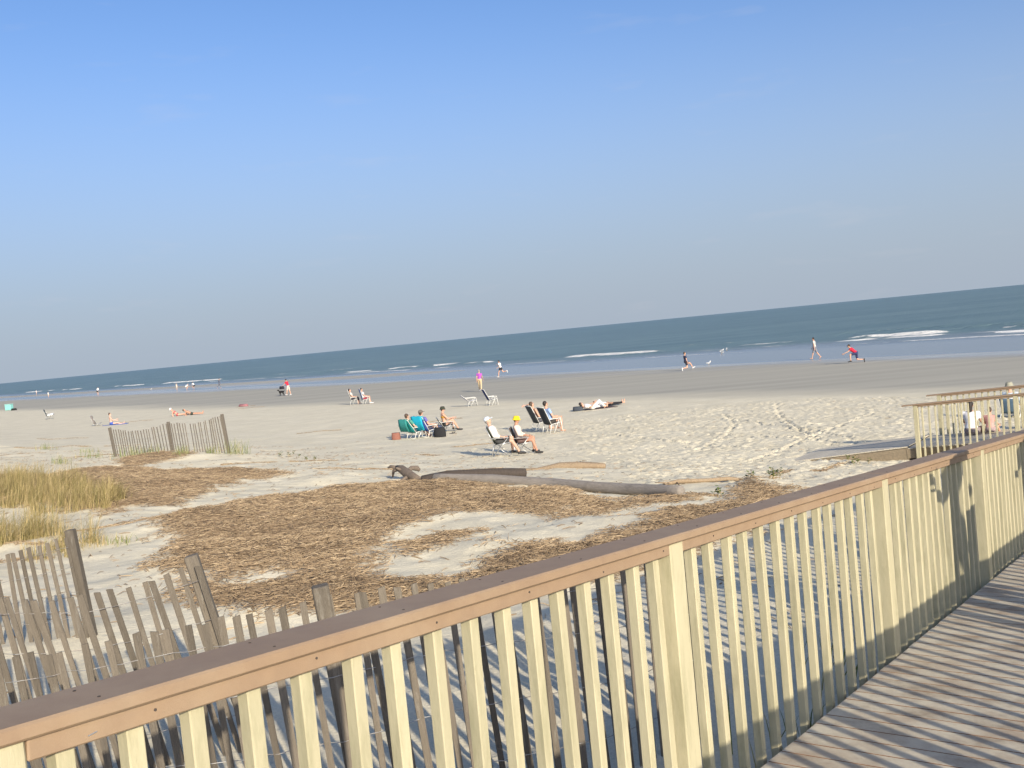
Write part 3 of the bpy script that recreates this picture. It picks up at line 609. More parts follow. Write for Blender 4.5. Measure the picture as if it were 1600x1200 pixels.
part('trunk', MB().tube([(.45, -.65, .02), (.2, -.3, .08), (0, 0, .14), (-.2, .35, .24), (-.38, .6, .27)], [.07, .12, .15, .13, .08], 10), M('snag_wood'), sn, True)
for pts, r in [([(-.3, .5, .26), (-.5, .62, .18), (-.55, .65, .0)], (.07, .05, .03)), ([(0, .05, .18), (.12, .2, .27), (.3, .25, .24), (.36, .28, .17)], (.08, .07, .08, .05)), ([(-.1, .2, .2), (-.3, .15, .3), (-.36, .1, .33)], (.06, .04, .02)), ([(.1, -.1, .1), (-.1, -.25, .03), (-.22, -.35, -.02)], (.07, .05, .03)), ([(-.35, .55, .28), (-.6, .75, .31), (-.7, .85, .27)], (.06, .045, .02))]:
    part('root', MB().tube(pts, r, 8), M('snag_wood'), sn, True)

# ------------------------------------------------------------------ reed litter (uncountable straw)
def straw_mat(name, c0, c1, c2):
    m = bpy.data.materials.new(name); m.use_nodes = True; N, L = m.node_tree.nodes, m.node_tree.links; b = N['Principled BSDF']; b.inputs['Roughness'].default_value = .75; b.inputs['Specular IOR Level'].default_value = .3
    a = N.new('ShaderNodeAttribute'); a.attribute_name = 'tone'; r = N.new('ShaderNodeValToRGB'); r.color_ramp.elements[0].color = (*c0, 1); r.color_ramp.elements[1].color = (*c2, 1)
    e = r.color_ramp.elements.new(.55); e.color = (*c1, 1); L.new(a.outputs['Fac'], r.inputs['Fac']); L.new(r.outputs['Color'], b.inputs['Base Color']); return m
def straw_mesh(name, P, D, Ln, Wd, Up, tone, m):
    """each straw: a bent three-sided stalk; P centre, D unit direction"""
    n = len(P); up = np.tile(np.array([[0, 0, 1.]]), (n, 1)); S = np.cross(D, up); S /= np.linalg.norm(S, axis=1)[:, None] + 1e-9; T = np.cross(S, D)
    V = []
    for f, wf in ((-.5, .7), (0., 1.), (.5, .5)):
        c = P + D * (Ln * f)[:, None] + T * (Up * (1 - (2 * f) ** 2))[:, None]
        for a in (90, 210, 330): V.append(c + (S * math.cos(rad(a)) + T * math.sin(rad(a))) * (Wd * wf)[:, None])
    V = np.stack(V, 1).reshape(-1, 3)
    F = []
    for k in range(2):
        for i in range(3): j = (i + 1) % 3; F.append([k * 3 + i, k * 3 + j, (k + 1) * 3 + j, (k + 1) * 3 + i])
    q = (np.array(F)[None] + (np.arange(n) * 9)[:, None, None]).reshape(-1, 4).astype(np.int32)
    me = bpy.data.meshes.new(name); me.vertices.add(len(V)); me.vertices.foreach_set('co', V.astype(np.float32).ravel())
    me.loops.add(q.size); me.loops.foreach_set('vertex_index', q.ravel()); me.polygons.add(len(q)); me.polygons.foreach_set('loop_start', np.arange(0, q.size, 4, dtype=np.int32))
    me.update(calc_edges=True); at = me.attributes.new('tone', 'FLOAT', 'POINT'); at.data.foreach_set('value', np.repeat(tone, 9).astype(np.float32)); me.materials.append(m); return me
def surf_np(x, y):
    i = np.clip(np.searchsorted(GX, x), 1, len(GX) - 1); j = np.clip(np.searchsorted(GY, y), 1, len(GY) - 1)
    fx = (x - GX[i - 1]) / (GX[i] - GX[i - 1]); fy = (y - GY[j - 1]) / (GY[j] - GY[j - 1])
    return (ZZ[j - 1, i - 1] * (1 - fx) + ZZ[j - 1, i] * fx) * (1 - fy) + (ZZ[j, i - 1] * (1 - fx) + ZZ[j, i] * fx) * fy
SM = straw_mat('reed_straw', (.17, .12, .075), (.37, .265, .16), (.60, .46, .29))
x = RNG.uniform(-17, 6, 560000); y = RNG.uniform(9, 36, 560000)
mk = wrack_mask(x, y); keep = mk > RNG.uniform(.12, .95, x.size); keep &= RNG.uniform(0, 1, x.size) < np.clip(15 / y, .3, 1); x, y, mk = x[keep], y[keep], mk[keep]; n = x.size
th = RNG.uniform(0, 6.283, n) * .6 + fbm(x * .8, y * .8, 200, 2) * 5
el = RNG.normal(.04, .16, n); D = np.stack([np.cos(th) * np.cos(el), np.sin(th) * np.cos(el), np.sin(el)], 1)
P = np.stack([x, y, surf_np(x, y) + RNG.uniform(.0, .035, n)], 1)
tone = np.clip(RNG.beta(1.6, 1.9, n) + fbm(x * .7, y * .7, 210, 3) * .25, 0, 1)
litter = obj('reed_litter', straw_mesh('reed_litter', P, D, RNG.uniform(.04, .22, n), RNG.uniform(.0025, .0058, n), RNG.uniform(-.01, .015, n), tone, SM)); litter['kind'] = 'stuff'
litter['label'] = 'matted brown reed litter washed up on the dune'; litter['category'] = 'reed litter'
# loose stems scattered on open sand and in thin drift lines
xs = []; ys = []; ths = []
for k in range(9000):
    a, b2 = random.uniform(-22, 16), random.uniform(8, 44)
    if random.random() < .9 and not (a * UD[0] + b2 * UD[1] < 20): continue
    xs.append(a); ys.append(b2); ths.append(random.uniform(0, 6.28))
for (cx, cy, an, ln) in [(-2.9, 33.2, 2.6, .9), (-1.6, 37.5, .1, 1.6), (-10, 52, .1, 2.2), (-3.7, 52.5, .2, 2), (-30.5, 82, .05, 3.2), (-27, 61, .15, 3), (-18.5, 48, 0.1, 1.5), (-24, 92, 0, 1.6), (-20, 41, .2, 2), (-16, 38.4, .1, 2), (-21.5, 47.5, .3, 3.4), (5.6, 22.3, 1.0, 2.2), (7.2, 23.6, .9, 2.4), (-8.2, 31, .4, 1.6), (-6.3, 31.5, .2, 1.4), (-22.5, 88, 0, 2.2), (-4.3, 26.6, .2, 2.4), (-1.2, 26.2, .1, 1.5), (-7.6, 14.4, .2, 1.5), (-8.5, 15.5, .1, 2.2), (-6.8, 17.2, .3, 1.3)]:
    for k in range(int(90 * ln)):
        t = random.uniform(-.5, .5) * ln; s2 = random.gauss(0, .07)
        xs.append(cx + math.cos(an) * t - math.sin(an) * s2); ys.append(cy + math.sin(an) * t + math.cos(an) * s2 + .15 * math.sin(t * 3)); ths.append(an + random.gauss(0, .5))
x = np.array(xs); y = np.array(ys); th = np.array(ths); n = x.size; el = RNG.normal(.0, .08, n)
D = np.stack([np.cos(th) * np.cos(el), np.sin(th) * np.cos(el), np.sin(el)], 1); P = np.stack([x, y, surf_np(x, y) + .006], 1)
loose = obj('loose_stems', straw_mesh('loose_stems', P, D, RNG.uniform(.03, .22, n), RNG.uniform(.003, .0085, n), RNG.uniform(0, .02, n), RNG.beta(1.5, 2, n), SM)); loose['kind'] = 'stuff'
loose['label'] = 'loose reed stems and seaweed strands scattered on the sand'; loose['category'] = 'seaweed'

# ------------------------------------------------------------------ dune grass
def blades(name, spots, m, hmin, hmax, wd, parent=None, o0=Vector((0, 0, 0)), lean=.5):
    V = []; F = []; T = []
    for (bx, by, sc2) in spots:
        h = random.uniform(hmin, hmax) * sc2; a = random.uniform(0, 6.28); ln = abs(random.gauss(0, lean)) * h; bz = surf(bx, by) - .02
        dx, dy = math.cos(a), math.sin(a); dx += .45; sx, sy = -math.sin(a) * wd, math.cos(a) * wd; o = len(V)
        for f, wf in ((0, 1.), (.4, .85), (.75, .55), (1, .08)):
            px, py, pz = bx + dx * ln * f * f, by + dy * ln * f * f, bz + h * f * (1 - .22 * f * min(1, ln / h))
            V += [(px - sx * wf - o0.x, py - sy * wf - o0.y, pz - o0.z), (px + sx * wf - o0.x, py + sy * wf - o0.y, pz - o0.z)]
        F += [(o, o + 1, o + 3, o + 2), (o + 2, o + 3, o + 5, o + 4), (o + 4, o + 5, o + 7, o + 6)]; T += [random.random()] * 8
    me = bpy.data.meshes.new(name); me.from_pydata(V, [], F); at = me.attributes.new('tone', 'FLOAT', 'POINT'); at.data.foreach_set('value', T); me.materials.append(m)
    o = obj(name, me, parent); o['kind'] = 'stuff'; return o
GM = straw_mat('dune_grass', (.15, .145, .045), (.37, .285, .12), (.54, .41, .22))
spots = []
clumps = [(random.uniform(0, 1), random.uniform(0, 1)) for _ in range(130)]
def in_grass(x, y): return max(sdist(np.array([x]), np.array([y]), g)[0] for g in GRASS)
GRASS = [[(-15.5, 26), (-13.3, 26.2), (-10.8, 24.0), (-8.6, 21.6), (-8.0, 19.9), (-9.2, 19.9), (-10.6, 20.6), (-12.5, 21), (-14.5, 22.5)],
         [(-11.2, 18.4), (-9.3, 18.0), (-8.3, 17.6), (-7.7, 16.6), (-8.0, 15.5), (-9.2, 15.3), (-10.8, 15.8)], [(-7.0, 15.6), (-6.6, 15.9), (-6.3, 15.0), (-6.6, 14.2), (-7.0, 14.4)]]
nc = 0
while nc < 270:
    x, y = random.uniform(-15.5, -6), random.uniform(14, 26.5)
    if in_grass(x, y) < -.15 * random.random(): continue
    nc += 1; r = random.uniform(.1, .3); sz = random.uniform(.4, 1.15)
    for k in range(random.randint(70, 120)): spots.append((x + random.gauss(0, r * .6), y + random.gauss(0, r * .6), sz))
gr = blades('dune_grass', spots, GM, .25, .66, .003, lean=.85); gr['kind'] = 'stuff'; gr['label'] = 'golden green dune grass growing at the left edge'; gr['category'] = 'grass'
GM2 = straw_mat('green_grass', (.10, .14, .04), (.20, .23, .08), (.40, .34, .17))
def tuft(label, x, y, n, h, spread):
    o0 = gp(x, y, 0); root = thing('beach_grass_tuft', label, 'plant', o0, 0, 'small plants on the sand')
    blades('blades', [(x + random.gauss(0, spread), y + random.gauss(0, spread), 1) for _ in range(n)], GM2, h * .5, h, .006, root, o0)
tuft('tall green tuft just right of the short far fence', -9.2, 33.3, 90, .62, .22)
tuft('green tuft touching the right end post of the far fence', -9.95, 33.2, 45, .4, .12)
tuft('sparse tuft at the foot of the far fence, below its gap', -10.75, 32.6, 60, .42, .2)
tuft('small green tuft on the sand left of the far fence', -14.9, 33.3, 60, .38, .14)
tuft('thin tuft behind and left of the far fence', -15.6, 37.5, 50, .42, .25)
tuft('low tuft by the left edge beyond the grass', -20.0, 43.5, 50, .36, .2)
tuft('dry bushy growth along the left foot of the far fence', -12.6, 34.0, 160, .5, .45)
tuft('wispy tuft between the far fence and the left edge', -17.6, 42, 40, .35, .25)
tuft('tiny tuft on the bare sand below the dune grass', -6.2, 15.6, 40, .2, .12)
tuft('grass blades rising beside the railing foot', 1.9, 6.6, 26, .55, .12)
tuft('grass blades between fence end and railing', 1.35, 5.6, 22, .5, .12)
def leafy(label, x, y, n, h, spread):
    o0 = gp(x, y, 0); root = thing('leafy_plant', label, 'plant', o0, 0, 'small plants on the sand'); rr = random.Random(int(x * 100))
    for k in range(n):
        bx, by = rr.gauss(0, spread), rr.gauss(0, spread); hh = h * rr.uniform(.5, 1); tx, ty = bx + rr.gauss(0, .06), by + rr.gauss(0, .06); g0 = surf(x + bx, y + by) - o0.z
        so2 = part('stem', MB().tube([(bx, by, g0 - .02), (tx, ty, g0 + hh)], [.006, .003], 5), M('stalk'), root)
        for q in range(rr.randint(5, 8)):
            f = rr.uniform(.3, 1); a = rr.uniform(0, 6.28); L = rr.uniform(.05, .1); c = Vector((bx + (tx - bx) * f, by + (ty - by) * f, g0 + hh * f)); d = Vector((math.cos(a), math.sin(a), rr.uniform(.1, .7))).normalized(); s2 = d.cross(Vector((0, 0, 1))).normalized() * L * .32
            mb = MB().add([c, c + d * L * .5 + s2, c + d * L, c + d * L * .5 - s2, c + d * L * .5 + Vector((0, 0, -.008))], [(0, 1, 4), (1, 2, 4), (2, 3, 4), (3, 0, 4)])
            part('leaf', mb, M('leaf_green'), so2)
leafy('green leafy plant on top of the reed hummock right of the logs', 4.95, 20.1, 7, .24, .1)
leafy('leafy sprout on the left side of the reed hummock', 4.55, 20.2, 4, .22, .06)
leafy('lone leafy sprout beyond the right end of the palm trunk', 3.45, 18.1, 4, .2, .06)
leafy('green leafy plant beside the low wooden ramp', 8.0, 24.2, 8, .2, .14)
leafy('green sprout on the sand above the reed litter', -6.4, 31.6, 4, .2, .08)
leafy('creeping leafy plant left of the lone green sprout', -7.4, 33.2, 6, .2, .2)

# ------------------------------------------------------------------ people
PENDING = []                                             # (object, voxel, extra mesh builder) remeshed together at the end
def dirv(pitch, abd=0., side=1):
    p, a = rad(pitch), rad(abd); return Vector((side * math.sin(a), math.sin(p) * math.cos(a), -math.cos(p) * math.cos(a)))
def blob(name, mb, m, parent, voxel, extra=None):
    o = obj(name, mb.mesh(name, m, True), parent); PENDING.append((o, voxel, extra)); return o
def ringset(mb, P, T, F, X, rows, grow=0., n=16):
    mb.rings([[P + T * h + X * (math.cos(2 * math.pi * k / n) * (rx + grow)) + F * (math.sin(2 * math.pi * k / n) * (ry + grow) + off) for k in range(n)] for h, rx, ry, off in rows])
def person(label, loc, heading, height=1.72, female=False, lean=0., thigh=(0, 0), knee=(0, 0), tabd=(4, 4), arm=(0, 0), elbow=(10, 10), aabd=(8, 8), nod=0., pelvis=None,
           skin='skin', hair='hair_brown', hair_long=0., shirt=None, sleeve=.55, bottom=None, leg=.5, hat=None, hatc=(.8, .8, .8), shoes=None, voxel=.024, detail=True, extra_top=None, turn=0., group=None, base=None, foot=0, flat=False):
    k = height / 1.72; x, y = loc; z0 = surf(x, y) if base is None else base
    root = thing('person', label, 'person', (x, y, z0), heading, group)
    T = Vector((0, math.sin(rad(lean)), math.cos(rad(lean)))); X = Vector((1, 0, 0)); F = Vector((0, math.cos(rad(lean)), -math.sin(rad(lean))))
    ct, st = math.cos(rad(turn)), math.sin(rad(turn)); X2 = X * ct + F * st; F2 = F * ct - X * st
    P = Vector((0, 0, 0)); J = {}
    sw = (.165 if female else .185) * k
    for i, sd in ((0, -1), (1, 1)):
        h = P + X * (.09 * k * sd) - T * .02 * k; d1 = dirv(thigh[i], tabd[i], sd); kn = h + d1 * .43 * k; d2 = dirv(thigh[i] - knee[i], tabd[i] * .4, sd); an = kn + d2 * .41 * k
        fd = Vector((0, 1, 0)) if flat else dirv(thigh[i] - knee[i] + 90 - foot, 0, 1); fdn = Vector((0, 0, -1)) if flat else d2; J[i] = dict(hip=h, knee=kn, ank=an, heel=an + fdn * .035 * k - fd * .04 * k, toe=an + fdn * .05 * k + fd * .17 * k)
        s = P + T * .455 * k + X2 * (sw * sd); a1 = dirv(arm[i], aabd[i], sd); e = s + a1 * .28 * k; a2 = dirv(arm[i] + elbow[i], aabd[i] * .3, sd); w2 = e + a2 * .25 * k
        J[i].update(sh=s, el=e, wr=w2, hd=a2, ha=a1)
    Th = Vector((0, math.sin(rad(lean + nod)), math.cos(rad(lean + nod)))); Fh0 = Vector((0, math.cos(rad(lean + nod)), -math.sin(rad(lean + nod)))); Xh = X * ct + Fh0 * st; Fh = Fh0 * ct - X * st
    nb = P + T * .53 * k; hc = nb + Th * .155 * k + Fh * .02 * k
    if pelvis is None:
        low = min([min(J[i][q].z - r * k for q, r in (('knee', .055), ('heel', .03), ('toe', .03), ('ank', .04))) for i in (0, 1)] + [-.13 * k] + [min(J[i]['wr'].z - .04 * k, 9) for i in (0, 1)]); dz = -low
    else: dz = pelvis
    sh = Vector((0, 0, dz))
    P = P + sh; nb = nb + sh; hc = hc + sh
    for i in (0, 1):
        for q in ('hip', 'knee', 'ank', 'heel', 'toe', 'sh', 'el', 'wr'): J[i][q] = J[i][q] + sh
    fw = .9 if female else 1.0
    rows = [(-.085, .10, .085, 0), (-.03, .16, .11, -.01), (.04, .162 if female else .155, .115, -.01), (.14, .138 * fw, .10, .0), (.22, .13 * fw, .098, .005), (.33, .16 * fw, .115, .01), (.41, .175 * fw, .112, .005), (.465, .165 * fw, .09, -.005), (.505, .10, .07, -.01), (.535, .062, .06, -.005)]
    rows = [(a * k, b * k, c * k, d * k) for a, b, c, d in rows]
    body = MB(); ringset(body, P, T, F, X2, rows)
    body.capsule(nb - T * .03 * k, hc - Th * .03 * k, .056 * k, .05 * k)
    body.ell(hc, Xh * .073 * k, Fh * .092 * k, Th * .115 * k); body.ell(hc - Th * .06 * k + Fh * .035 * k, Xh * .052 * k, Fh * .055 * k, Th * .055 * k)
    body.ell(hc + Fh * .098 * k - Th * .022 * k, Xh * .014 * k, Fh * .022 * k, Th * .026 * k, 8, 6)
    for sd in (-1, 1): body.ell(hc + Xh * .075 * k * sd - Th * .012 * k, Xh * .014 * k, Fh * .024 * k, Th * .034 * k, 8, 6)
    ex = MB()
    for i, sd in ((0, -1), (1, 1)):
        j = J[i]; body.capsule(j['hip'], j['knee'], .083 * k, .056 * k); cm = j['knee'].lerp(j['ank'], .3)
        body.capsule(j['knee'], cm, .054 * k, .055 * k); body.capsule(cm, j['ank'], .055 * k, .036 * k)
        body.capsule(j['heel'], j['toe'] - (j['toe'] - j['heel']) * .25, .034 * k, .036 * k); body.capsule(j['heel'].lerp(j['toe'], .6), j['toe'], .038 * k, .026 * k)
        body.capsule(P + T * .455 * k + X2 * (sw * sd * .6), j['sh'], .062 * k, .056 * k); body.capsule(j['sh'], j['el'], .05 * k, .039 * k); body.capsule(j['el'], j['wr'], .04 * k, .027 * k)
        hd = j['hd']; pc = j['wr'] + hd * .05 * k; side = (hd.cross(X) if abs(hd.dot(X)) < .9 else hd.cross(F)).normalized(); nrm = hd.cross(side)
        body.ell(pc, side * .041 * k, nrm * .018 * k, hd * .055 * k, 10, 6)
        for q in range(4):
            b0 = pc + hd * .04 * k + side * (q - 1.5) * .0195 * k; L = (.066, .075, .07, .054)[q] * k; cu = nrm * (.35 * (1 if sd > 0 else -1)); m1 = b0 + hd * L * .5; m2 = m1 + (hd * .8 + cu).normalized() * L * .55
            ex.tube([b0, m1, m2], [.0088 * k, .0082 * k, .006 * k], 6)
        t0 = pc - hd * .015 * k + side * .036 * k; t1 = t0 + (hd * .6 + side * .7).normalized() * .035 * k; ex.tube([t0, t1, t1 + (hd * .9 + side * .2).normalized() * .03 * k], [.011 * k, .0095 * k, .007 * k], 6)
    bo = blob('body', body, M(skin), root, voxel, ex if detail else None)
    if detail:
        for sd in (-1, 1): part('eye', MB().ell(hc + Fh * .086 * k + Xh * .03 * k * sd + Th * .008 * k, Xh * .011 * k, Fh * .007 * k, Th * .007 * k, 8, 5), M('eye_dark'), bo)
        part('mouth', MB().ell(hc + Fh * .083 * k - Th * .062 * k, Xh * .02 * k, Fh * .008 * k, Th * .006 * k, 8, 5), M('lips'), bo)
    if hair:
        hm = MB(); hm.ell(hc + Th * .018 * k - Fh * .016 * k, Xh * .083 * k, Fh * .092 * k, Th * .112 * k)
        if hair_long: hm.capsule(hc - Fh * .055 * k, hc - Fh * (.07 * k) - Th * (.12 * k + hair_long), .07 * k, .055 * k)
        blob('hair', hm, M(hair), root, max(.016, voxel * .8))
    if shirt is not None:
        mb = MB(); ringset(mb, P, T, F, X2, [r for r in rows if -.02 * k < r[0] < .52 * k], .016 * k)
        for i, sd in ((0, -1), (1, 1)):
            j = J[i]; mb.capsule(P + T * .45 * k + X2 * (sw * sd * .6), j['sh'], .075 * k, .07 * k)
            f = min(sleeve, 1.); mb.capsule(j['sh'], j['sh'].lerp(j['el'], f), .066 * k, .06 * k, flat2=f < 1)
            if sleeve > 1: mb.capsule(j['el'], j['el'].lerp(j['wr'], sleeve - 1), .056 * k, .045 * k, flat2=True)
        blob('shirt', mb, cloth(shirt), root, voxel)
    if extra_top is not None:
        mb = MB(); ringset(mb, P, T, F, X2, [(.27 * k, .145 * k * fw, .11 * k, .006 * k), (.33 * k, .166 * k * fw, .125 * k, .014 * k), (.38 * k, .172 * k * fw, .118 * k, .008 * k)], .012 * k); blob('bikini_top', mb, cloth(extra_top), root, voxel)
    if bottom is not None:
        mb = MB(); ringset(mb, P, T, F, X, [r for r in rows if r[0] < .1 * k] + [(.10 * k, .15 * k, .108 * k, 0)], .014 * k)
        for i in (0, 1):
            j = J[i]; f = min(leg, 1.); mb.capsule(j['hip'], j['hip'].lerp(j['knee'], max(f, .05)), .098 * k, .085 * k if f < 1 else .07 * k, flat2=f < 1)
            if leg > 1: mb.capsule(j['knee'], j['knee'].lerp(j['ank'], leg - 1), .07 * k, .058 * k, flat2=True)
        blob('trousers' if leg > 1 else ('shorts' if leg > .1 else 'bikini_bottom'), mb, cloth(bottom), root, voxel)
    if shoes:
        for i in (0, 1):
            j = J[i]; mb = MB().capsule(j['heel'], j['toe'], .042 * k, .038 * k); mb.capsule(j['heel'], j['ank'], .04 * k, .043 * k); blob('shoe', mb, M(shoes), root, .02)
    if hat:
        hm = MB(); top = hc + Th * .03 * k; n = 16
        def ring(h, r, ry=None): return [top + Th * h * k + Xh * math.cos(2 * math.pi * q / n) * r * k + Fh * math.sin(2 * math.pi * q / n) * (ry or r * 1.12) * k for q in range(n)]
        if hat == 'bucket':
            hm.rings([ring(-.03, .135), ring(.0, .105), ring(.04, .096), ring(.085, .085), ring(.10, .05), ring(.102, .01), ring(.09, .01), ring(.075, .07), ring(.0, .09), ring(-.035, .128), ring(-.03, .135)], False)
        else:
            hm.rings([ring(-.005, .092), ring(.04, .09), ring(.075, .072), ring(.096, .04), ring(.1, .008)])
            V = [top + Fh * .075 * k + Xh * sx * .075 * k for sx in (-1, 1)] + [top + Fh * .19 * k + Xh * sx * .055 * k - Th * .015 * k for sx in (1, -1)]
            hm.add(V + [v + Th * .012 * k for v in V], [(3, 2, 1, 0), (4, 5, 6, 7), (0, 1, 5, 4), (1, 2, 6, 5), (2, 3, 7, 6), (3, 0, 4, 7)])
        part('hat', hm, cloth(hatc), root, True)
    return root
SIT = dict(lean=-22, thigh=(97, 102), knee=(70, 62), arm=(18, 22), elbow=(52, 60), tabd=(5, 5), aabd=(14, 14))
BG = 'beachgoers'

# ------------------------------------------------------------------ beach chairs
def chair(label, loc, heading, fabric, framem='white_frame', seat_h=.30, recl=25, back=.62, group='beach chairs', style='low', arms=True):
    x, y = loc; root = thing('beach_chair', label, 'chair', (x, y, surf(x, y)), heading, group); W = .27; r = .013; fm = M(framem); cl = cloth(fabric)
    bd = Vector((0, -math.sin(rad(recl)), math.cos(rad(recl)))); p0 = Vector((0, -.2, seat_h))
    def sling(a, b2, sag, w2, nrm):
        R = []; n = 6
        for i in range(n + 1):
            f = i / n; c = a.lerp(b2, f); q = []
            for j in range(5):
                u = j / 4 * 2 - 1; q.append(c + Vector((u * w2, 0, 0)) - nrm * sag * (1 - u * u) * math.sin(math.pi * min(1, f * .8 + .2)))
            R.append(q + [p - nrm * .008 for p in q[::-1]])
        return MB().rings(R)
    part('seat', sling(p0, Vector((0, .24, seat_h + .05)), .03, W, Vector((0, 0, 1))), cl, root, True)
    part('backrest', sling(p0 + bd * .02, p0 + bd * back, .03, W, Vector((0, bd.z, -bd.y))), cl, root, True)
    for sx in (-1, 1):
        X = Vector((sx * (W + .012), 0, 0))
        part('back_frame', MB().tube([X + p0 - bd * .02, X + p0 + bd * back], r, 8), fm, root, True)
        part('seat_frame', MB().tube([X + p0, X + Vector((0, .25, seat_h + .05))], r, 8), fm, root, True)
        ah = seat_h + .2; ap = p0 + bd * (.21 / bd.z)
        if arms: part('armrest', MB().box(X * 1.06 + Vector((0, (ap.y + .24) / 2, ah + .01)), (.022, (.24 - ap.y) / 2, .011), None, .004), fm, root)
        ft = Vector((0, .22, ah if arms else seat_h + .05))
        if style == 'camp':
            part('leg', MB().tube([X * 1.05 + ft, X * 1.05 + Vector((0, -.26, 0))], r * .8, 8), fm, root, True); part('leg', MB().tube([X * 1.05 + p0 - bd * .0, X * 1.05 + Vector((0, .26, 0))], r * .8, 8), fm, root, True)
            part('leg', MB().tube([X * 1.1 + p0 + Vector((0, -.03, .02)), X * 1.1 + Vector((0, -.3, 0))], r * .8, 8), fm, root, True)
        else:
            part('leg', MB().tube([X * 1.05 + ft, X * 1.05 + Vector((0, .30, 0))], r, 8), fm, root, True); part('leg', MB().tube([X * 1.05 + ft + Vector((0, -.06, -.02)), X * 1.05 + Vector((0, -.12, 0))], r, 8), fm, root, True)
            part('leg', MB().tube([X * 1.05 + p0, X * 1.05 + Vector((0, -.3, 0))], r, 8), fm, root, True)
    part('top_bar', MB().tube([p0 + bd * back + Vector((-W - .012, 0, 0)), p0 + bd * back + Vector((W + .012, 0, 0))], r, 8), fm, root, True)
    part('stretcher', MB().tube([Vector((-W - .012, .25, seat_h + .05)), Vector((W + .012, .25, seat_h + .05))], r, 8), fm, root, True)
    for yy in (-.28, .29) if style != 'camp' else (-.26, .26): part('stretcher', MB().tube([Vector((-W - .015, yy, .012)), Vector((W + .015, yy, .012))], r * .8, 8), fm, root, True)
    return root
def sit(label, loc, heading, seat_h=.30, **kw):
    a = dict(SIT); a.update(kw); h = rad(heading); k = a.get('height', 1.72) / 1.72
    hz = seat_h + .105 * k - .02 * k; kn = []
    for t in a['thigh']:
        kz = hz + .43 * k * math.sin(rad(t - 90)); c = (kz - .085 * k) / (.41 * k); sh = math.degrees(math.acos(min(1, max(-.2, c)))) if c < 1 else -2
        kn.append(t - sh)
    a['knee'] = tuple(kn); a['flat'] = True
    back = .10; p = (loc[0] - math.sin(h) * back, loc[1] - math.cos(h) * back)
    return person(label, p, heading, pelvis=seat_h + .105 * k, base=surf(*loc), **a)

# the two with the white cap and the yellow hat
c1 = (-.50, 31.4); c2 = (.18, 32.5)
chair('green folding camp chair under the person in the white cap', c1, 92, (.10, .13, .05), 'alu_frame', .36, 22, .6, style='camp')
sit('person in white cap, white shirt and dark shorts in a camp chair', c1, 92, .37, shirt=(.74, .70, .66), sleeve=1.7, bottom=(.07, .07, .07), leg=.85, hat='cap', hatc=(.68, .74, .82), hair='hair_grey', shoes='shoe_dark', thigh=(98, 88), knee=(82, 45), skin='skin', voxel=.02, lean=-24, group=BG)
chair('dark folding chair under the person in the yellow hat', c2, 100, (.12, .10, .09), 'alu_frame', .34, 20, .58, style='camp')
sit('person in yellow sun hat and pale pink shirt with bare legs', c2, 100, .36, shirt=(.72, .58, .50), sleeve=1.6, bottom=(.17, .11, .10), leg=.5, hat='bucket', hatc=(.85, .62, .03), hair='hair_brown', shoes='shoe_dark', thigh=(98, 92), knee=(72, 64), female=True, height=1.66, skin='skin_tan', voxel=.02, lean=-10, nod=16, group=BG)
# group of three
g1 = (-4.22, 43.1); g2 = (-3.72, 43.2); g3 = (-3.0, 44.9)
chair('teal chair with a green towel at the left of the trio', g1, 50, (.02, .30, .30), 'white_frame', .26, 34, .68)
sit('dark haired person slouching in the teal chair', g1, 50, .26, hair='hair_brown', shirt=(.10, .30, .24), bottom=(.06, .08, .1), lean=-32, nod=20, group=BG, arm=(30, 30))
chair('blue chair with a bright cyan towel over its back', g2, 42, (.04, .09, .32), 'white_frame', .28, 30, .70)
sit('person in a grey cap in the chair with the cyan towel', g2, 42, .28, hair='hair_brown', hat='cap', hatc=(.16, .14, .12), shirt=(.16, .14, .40), bottom=(.08, .08, .12), lean=-24, nod=16, height=1.78, group=BG)
def towel(label, loc, heading, pts, w2, colr, base):
    root_loc = (loc[0], loc[1], base); R = []
    for (yy, zz) in pts: R.append([(u * w2, yy + .012 * math.sin(u * 5 + zz * 9), zz + .01 * math.sin(u * 7)) for u in (-1, -.6, -.2, .2, .6, 1)])
    R2 = [r + [(a, b2 - .012, c - .004) for a, b2, c in r[::-1]] for r in R]
    o = obj('towel', MB().rings(R2).mesh('towel', cloth(colr), True), None, root_loc, (0, 0, -rad(heading))); return tag(o, label, 'towel', 'towels')
bz = surf(*g2)
towel('bright cyan towel draped over the blue chair back', g2, 42, [(-.50, .34), (-.58, .62), (-.62, .93), (-.56, .945), (-.46, .74)], .33, (.02, .42, .58), bz)
towel('teal green towel over the left chair back', g1, 50, [(-.55, .34), (-.64, .60), (-.645, .85), (-.58, .865), (-.48, .70)], .31, (.05, .30, .27), surf(*g1))
def bag(name, label, loc, heading, w2, d2, h, colr, cat='bag', handles=True):
    x, y = loc; root = thing(name, label, cat, (x, y, surf(x, y)), heading, None); R = []
    for f, a in ((0, 1), (.08, 1.06), (.5, 1.02), (.85, .8), (1, .62)): R.append([(math.cos(2 * math.pi * q / 16) * w2 * (1.0 if f < .6 else 1.0 - .1 * f), math.copysign(abs(math.sin(2 * math.pi * q / 16)) ** .7, math.sin(2 * math.pi * q / 16)) * d2 * a, h * f) for q in range(16)])
    part('bag_body', MB().rings(R), cloth(colr), root, True)
    if handles:
        for sy in (-1, 1): part('handle', MB().tube([(-.4 * w2, sy * d2 * .5, h * .95), (-.3 * w2, sy * d2 * .4, h * 1.25), (.3 * w2, sy * d2 * .4, h * 1.25), (.4 * w2, sy * d2 * .5, h * .95)], .01, 6), cloth(colr), root, True)
    return root
